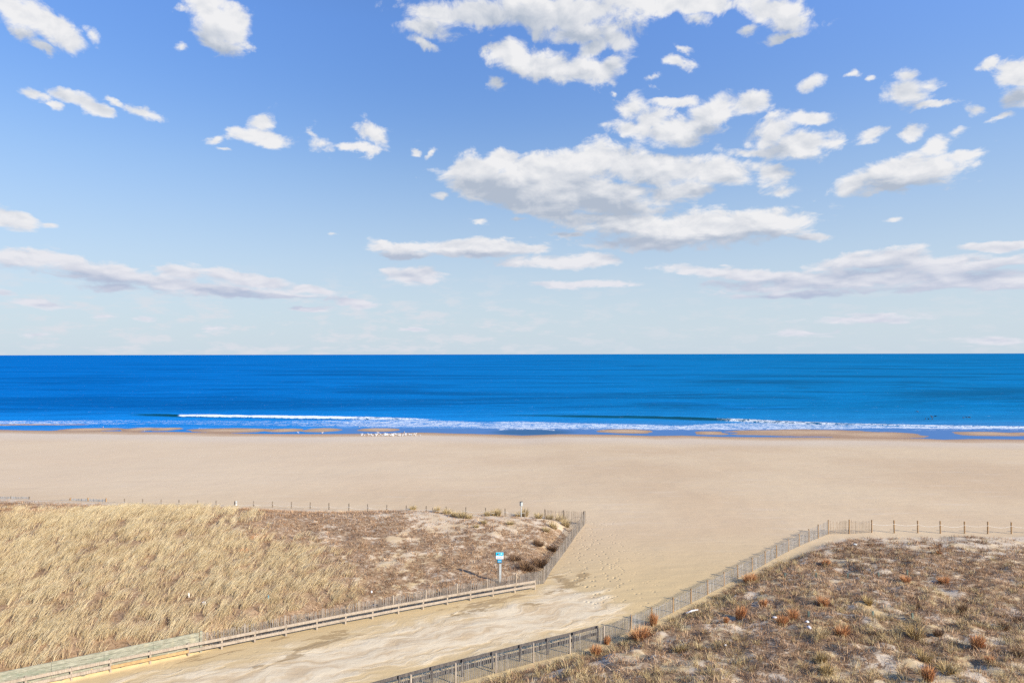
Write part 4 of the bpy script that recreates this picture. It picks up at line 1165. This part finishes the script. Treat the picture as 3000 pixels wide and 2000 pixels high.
# ------------------------------------------------------------------ odds and ends on the sand
def scrap(name, pts_px, mat, label, cat, size, flat=.35):
    u, v = pts_px; x, y, z = ground_at(u, v); bm = MB(); n = 9
    rings = []
    for j, (rr, zz) in enumerate(((.55, 0), (1.0, .25), (.8, .7), (.35, 1.0))):
        for k in range(n):
            a = 2 * math.pi * k / n; q = rr * random.uniform(.75, 1.2)
            bm.V.append((math.cos(a) * q * size[0], math.sin(a) * q * size[1], (zz * random.uniform(.8, 1.2)) * size[2]))
    for j in range(3):
        for k in range(n):
            k2 = (k + 1) % n; bm.F.append((j * n + k, j * n + k2, (j + 1) * n + k2, (j + 1) * n + k))
    bm.F.append(tuple(range(n))[::-1]); bm.F.append(tuple(3 * n + k for k in range(n)))
    o = bm.build(name, mat, None); o.location = (x, y, z + .03)
    return tag(o, label, cat)
scrap('plastic_bag', (2365, 1824), M_white, 'white crumpled plastic on the dune, upper of two pieces', 'litter', (.12, .10, .10))
scrap('plastic_bag', (2371, 1842), M_white, 'white crumpled plastic on the dune, lower longer piece', 'litter', (.14, .22, .12))
scrap('plastic_bag', (2270, 1812), M_white, 'whitish bag half hidden by a rust clump', 'litter', (.18, .13, .10))
scrap('paper_cup', (2387, 1672), M_white, 'tiny white scrap on brown scrub above the stakes', 'litter', (.07, .07, .09))
scrap('plastic_bag', (2505, 1597), M_metal, 'pale grey bag near the top edge of the right dune', 'litter', (.18, .12, .12))
scrap('plastic_bag', (598, 1773), M_white, 'pale bag lying in the golden grass', 'litter', (.15, .11, .24))
scrap('paper_cup', (553, 1751), M_white, 'tiny white scrap in the golden grass', 'litter', (.05, .05, .30))
scrap('bottle_scrap', (786, 1756), M_cyan, 'small teal piece of litter in the golden grass', 'litter', (.06, .06, .26))
scrap('paper_cup', (1089, 1738), M_white, 'tiny white scrap above the guard rail', 'litter', (.07, .07, .16))
scrap('paper_cup', (2125, 1894), M_white, 'tiny white scrap low on the right dune', 'litter', (.08, .06, .08))
x1, y1, z1 = ground_at(2010, 1801); x2, y2, z2 = ground_at(2046, 1791)
m = MB(); m.tube([(x1, y1, z1 + .10), ((x1 + x2) / 2, (y1 + y2) / 2 + .03, (z1 + z2) / 2 + .16), (x2, y2, z2 + .13)], .06, 8, radii=[.05, .065, .045])
tag(m.build('driftwood', M_white, None, smooth=True), 'pale driftwood stick lying just inside the right fence', 'driftwood')

# ------------------------------------------------------------------ gulls: one mesh, copied
def bird_mesh(name, mats, dark=False):
    prof = [(-.27, .17, .008, .03), (-.20, .18, .03, .05), (-.10, .19, .065, .085), (0, .20, .085, .10), (.09, .215, .075, .085), (.14, .25, .045, .05), (.165, .30, .038, .040), (.20, .335, .042, .045), (.235, .335, .03, .03), (.26, .325, .012, .012), (.30, .315, .004, .004)]
    V = []; F = []; mi = []; n = 8
    for x, z, ry_, rz in prof:
        for k in range(n):
            a = 2 * math.pi * k / n; V.append((x, math.cos(a) * ry_, z + math.sin(a) * rz))
    for i in range(len(prof) - 1):
        for k in range(n):
            k2 = (k + 1) % n; F.append((i * n + k, i * n + k2, (i + 1) * n + k2, (i + 1) * n + k))
            mi.append(2 if i >= 9 else (1 if i < 4 and k in (1, 2) else 0))
    F.append(tuple(range(n))[::-1]); mi.append(1); e = (len(prof) - 1) * n; F.append(tuple(e + k for k in range(n))); mi.append(2)
    if not dark:
        for s in (-1, 1):
            b_ = len(V)
            for zz in (0, .14):
                for a_, c_ in ((-.008, -.008), (.008, -.008), (.008, .008), (-.008, .008)): V.append((.02 + a_, s * .035 + c_, zz))
            for f in ((0, 1, 5, 4), (1, 2, 6, 5), (2, 3, 7, 6), (3, 0, 4, 7)): F.append(tuple(b_ + q for q in f)); mi.append(2)
    me = bpy.data.meshes.new(name); me.from_pydata(V, [], F)
    for m_ in mats: me.materials.append(m_)
    me.polygons.foreach_set('material_index', mi); me.polygons.foreach_set('use_smooth', [True] * len(F)); me.update()
    return me
M_gull = plain("gull_white", (.66, .66, .66), .7, .1, .03)
M_gullg = plain("gull_grey_wing", (.42, .44, .47), .7, .1, .05)
M_bill = plain("gull_bill", (.55, .38, .08), .6)
gm = bird_mesh('gull', (M_gull, M_gullg, M_bill))
def gull(u, v, label, group=None, sc=1.0, zz=None):
    x, y = on_plane(u, v, -1.95); g_ = max(hz1(x, y), SEA_Z - .04) if zz is None else zz
    o = bpy.data.objects.new('gull', gm); o.location = (x, y, g_); o.rotation_euler = (0, 0, random.uniform(0, 6.28)); k = sc * random.uniform(.85, 1.2); o.scale = (k, k, k)
    link(o); return tag(o, label, 'gull', group)
for k in range(96):
    t = rng.random(); u = 1060 + 175 * (t if rng.random() < .4 else np.clip(rng.normal(.48, .2), 0, 1)); v = rng.uniform(1272.0, 1279.5)
    gull(float(u), float(v), 'white gull standing in the dense flock on the wet sand', 'gulls in the flock at the edge of the water')
for u, v, lab in ((302, 1252.5, 'lone gull at the far left on the first sand bar'), (423, 1263.0, 'lone gull by the pool on the left'), (873, 1268, 'lone gull left of a ringed sand bar'), (945, 1268.5, 'lone gull right of the ringed sand bar'),
                  (1052, 1251.5, 'lone gull standing in the shallows above the flock'), (1107, 1269, 'gull apart at the pool edge, left above the flock'), (1184, 1267.5, 'gull apart at the pool edge, right above the flock')):
    gull(u, v, lab, None, 1.15)
dm = bird_mesh('sea_duck', (M_black, M_black, M_black), True)
for k, (u, v) in enumerate(((2728, 1219.5), (2731, 1223), (2741, 1220), (2711, 1228), (2720, 1228), (2731, 1228.8), (2687, 1206.5), (2823, 1225), (2832, 1224), (2840, 1223.6))):
    x, y = on_plane(u, v, SEA_Z); o = bpy.data.objects.new('sea_duck', dm); o.location = (x, y, SEA_Z - .12); o.rotation_euler = (0, 0, random.uniform(0, 6)); o.scale = (1.8, 1.6, 1.5)
    link(o); tag(o, 'black sea duck floating off the beach at the right', 'duck', 'black ducks floating beyond the breakers')
